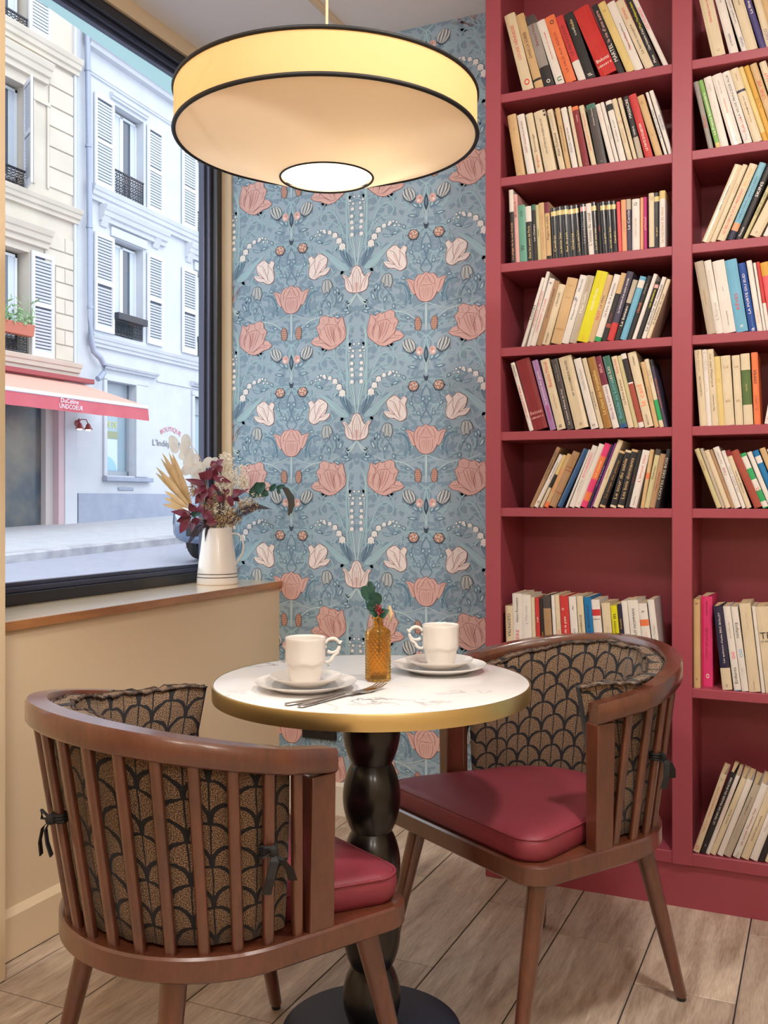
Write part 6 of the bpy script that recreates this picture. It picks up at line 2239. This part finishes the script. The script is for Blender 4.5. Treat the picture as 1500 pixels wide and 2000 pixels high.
sc_ = thing('wall_sconce', 'red double gooseneck wall lamp under the awning, across the street', 'lamp', (-14.3, Y0F, 0))
b = MB()
b.lathe([(0.0, 0.0), (0.07, 0.0), (0.07, 0.02), (0.0, 0.03)], 16)
o = b.obj('wall_plate', M_redmetal, sc_)
o.matrix_local = Matrix.Translation((0.06, -0.02, 2.72)) @ Matrix.Rotation(PI / 2, 4, 'Y')
for du in (-0.14, 0.12):
    b = MB()
    b.tube([(0.07, -0.02, 2.72), (0.14, -0.02 + du * 0.3, 2.80), (0.22, -0.02 + du * 0.8, 2.80), (0.26, -0.02 + du, 2.70)], 0.012, 6)
    b.lathe([(0.015, 0.10), (0.045, 0.07), (0.06, 0.02), (0.095, -0.03), (0.085, -0.03), (0.05, 0.02), (0.0, 0.05)], 16, c=(0.26, -0.02 + du, 2.62), cap=False)
    s_ = b.obj('lamp_shade', M_redmetal, sc_, True, 50)
    b = MB()
    b.lathe([(0.0, -0.045), (0.05, -0.03), (0.06, 0.0), (0.0, 0.03)], 12, c=(0.26, -0.02 + du, 2.60), cap=False)
    gm = M_glow
    b.obj('bulb_glass', gm, s_, True, 60)

# rainwater pipe
pp = thing('drain_pipe', 'grey zinc drain pipe with a bent foot between the two facades', 'pipe', (-14.3, Y0F, 0))
b = MB()
b.tube([(0.12, 0.22, 11.5), (0.12, 0.28, 8.0), (0.12, 0.32, 5.0), (0.12, 0.34, 4.55), (0.12, 0.42, 4.28), (0.14, 0.62, 4.16), (0.16, 0.72, 4.02), (0.16, 0.70, 3.86), (0.16, 0.58, 3.74), (0.16, 0.50, 3.70)], 0.062, 12)
b.obj('pipe', M_zinc, pp, True, 60)
for z in (10.2, 8.6, 6.9, 5.2):
    b = MB()
    b.lathe([(0.066, -0.03), (0.074, -0.03), (0.074, 0.03), (0.066, 0.03)], 12, c=(0.12, 0.22 + 0.1 * (11.5 - z) / 6.5, z), cap=False)
    b.obj('pipe_bracket', M_zinc, pp, True, 60)

fb = thing('flower_box', 'terracotta window box with green plants on the stone building', 'planter', (-14.3, Y0F, 0))
b = MB()
b.loops([[(0.08, u, 4.30), (0.24, u, 4.30), (0.28, u, 4.52), (0.26, u, 4.52), (0.24, u, 4.46), (0.10, u, 4.46), (0.08, u, 4.52)] for u in (-2.3, -1.42)], 0, True, True, True)
b.obj('box', M_terra, fb)
b = MB()
for k in range(150):
    u = -1.9 + rq.uniform(-0.42, 0.55)
    z = 4.5 + abs(rq.gauss(0, 0.22))
    a = rq.uniform(0, 2 * PI)
    b.leaf((0.17 + rq.uniform(-.1, .12), u, z), (0.17 + rq.uniform(-.12, .18), u + 0.10 * math.cos(a), z + 0.10 * math.sin(a)), 0.04, (1, 0, 0.2), 0.1, 0.2, 3)
for k in range(14):
    u = -1.9 + rq.uniform(-0.4, 0.5)
    b.tube([(0.17, u, 4.45), (0.2, u + rq.uniform(-.1, .1), 4.7 + rq.random() * 0.3)], 0.006, 4)
o = b.obj('foliage', M_plant, fb)
o['kind'] = 'stuff'

# the front of a car beyond the bouquet
ca = thing('parked_car', 'blue grey car front seen low through the window beside the pitcher', 'car', (-6.65, 9.95, gz(0.355, 10.3) + 0.14))
M_car = mat('car_paint', (108, 124, 150), 0.2, 0.2, 0.6, coat=0.6)
M_lamp = mat('headlamp', (206, 214, 226), 0.15, 0.2, 0.8)
M_tyre = mat('tyre', (34, 34, 38), 0.8)
b = MB()
secs = [(0.00, 0.72, 0.30, 0.62), (0.06, 0.80, 0.24, 0.76), (0.35, 0.85, 0.22, 0.84), (1.25, 0.86, 0.22, 0.93), (1.30, 0.86, 0.22, 0.94), (3.3, 0.86, 0.22, 0.98), (3.9, 0.82, 0.25, 0.95), (4.0, 0.76, 0.34, 0.8)]
L = []
for y, hw, zl, zh in secs:
    lp = []
    for a in range(24):
        t_ = 2 * PI * a / 24
        cx_, sz_ = math.cos(t_), math.sin(t_)
        x = hw * math.copysign(abs(cx_) ** 0.45, cx_)
        z = (zl + zh) / 2 + (zh - zl) / 2 * math.copysign(abs(sz_) ** 0.5, sz_)
        lp.append((x, y, z))
    L.append(lp)
b.loops(L, 0, True, True, True)
b.obj('body', M_car, ca, True, 45)
b = MB()
L = []
for y, hw, zh in ((1.25, 0.78, 0.90), (2.0, 0.66, 1.42), (3.2, 0.66, 1.44), (3.85, 0.74, 0.93)):
    L.append([(-hw - 0.05 * (zh < 1), y, 0.88), (-hw, y, zh), (hw, y, zh), (hw + 0.05 * (zh < 1), y, 0.88)])
b.loops(L, 0, True, True, True)
b.obj('cabin', M_dark, ca, True, 20)
for sx in (-1, 1):
    b = MB()
    b.lathe([(0.0, -0.02), (0.10, -0.01), (0.11, 0.03), (0.0, 0.05)], 20)
    o = b.obj('headlight', M_lamp, ca, True, 60)
    o.matrix_local = Matrix.Translation((sx * 0.60, 0.02, 0.62)) @ Matrix.Rotation(PI / 2, 4, 'X')
    for y in (0.72, 3.2):
        b = MB()
        b.lathe([(0.0, -0.09), (0.18, -0.09), (0.30, -0.08), (0.31, 0.0), (0.30, 0.08), (0.18, 0.09), (0.0, 0.09)], 28)
        o = b.obj('wheel', M_tyre, ca, True, 50)
        o.matrix_local = Matrix.Translation((sx * 0.79, y, 0.31)) @ Matrix.Rotation(PI / 2, 4, 'Y')
b = MB()
b.box(-0.55, 0.55, -0.015, 0.03, 0.34, 0.48, c=0.01)
b.obj('grille', M_tyre, ca)
b = MB()
b.box(-0.26, 0.26, -0.03, -0.012, 0.50, 0.60, c=0.004)
b.obj('number_plate', M_shut, ca)

# the café's own canopy above the window, outside
cp = thing('window_canopy', 'pale teal canvas canopy edge outside, above the top of the café window', 'canopy', (0, 0, 0))
M_teal = mat('teal_canvas', (158, 186, 188), 0.8, translucent=0.6)
ez = lambda y: 3.082 - 0.0525 * (y - 2.9)
b = MB()
b.loops([[(-2.22, y, 3.42), (-2.80, y, ez(y) + 0.21)] for y in (0.2, 7.0)], 0, False)
b.obj('canopy_cloth', M_teal, cp)
b = MB()
b.loops([[(-2.80, y, ez(y) + 0.21), (-2.80, y, ez(y))] for y in (0.2, 7.0)], 0, False)
b.obj('canopy_valance', M_teal, cp)

finish_texts()
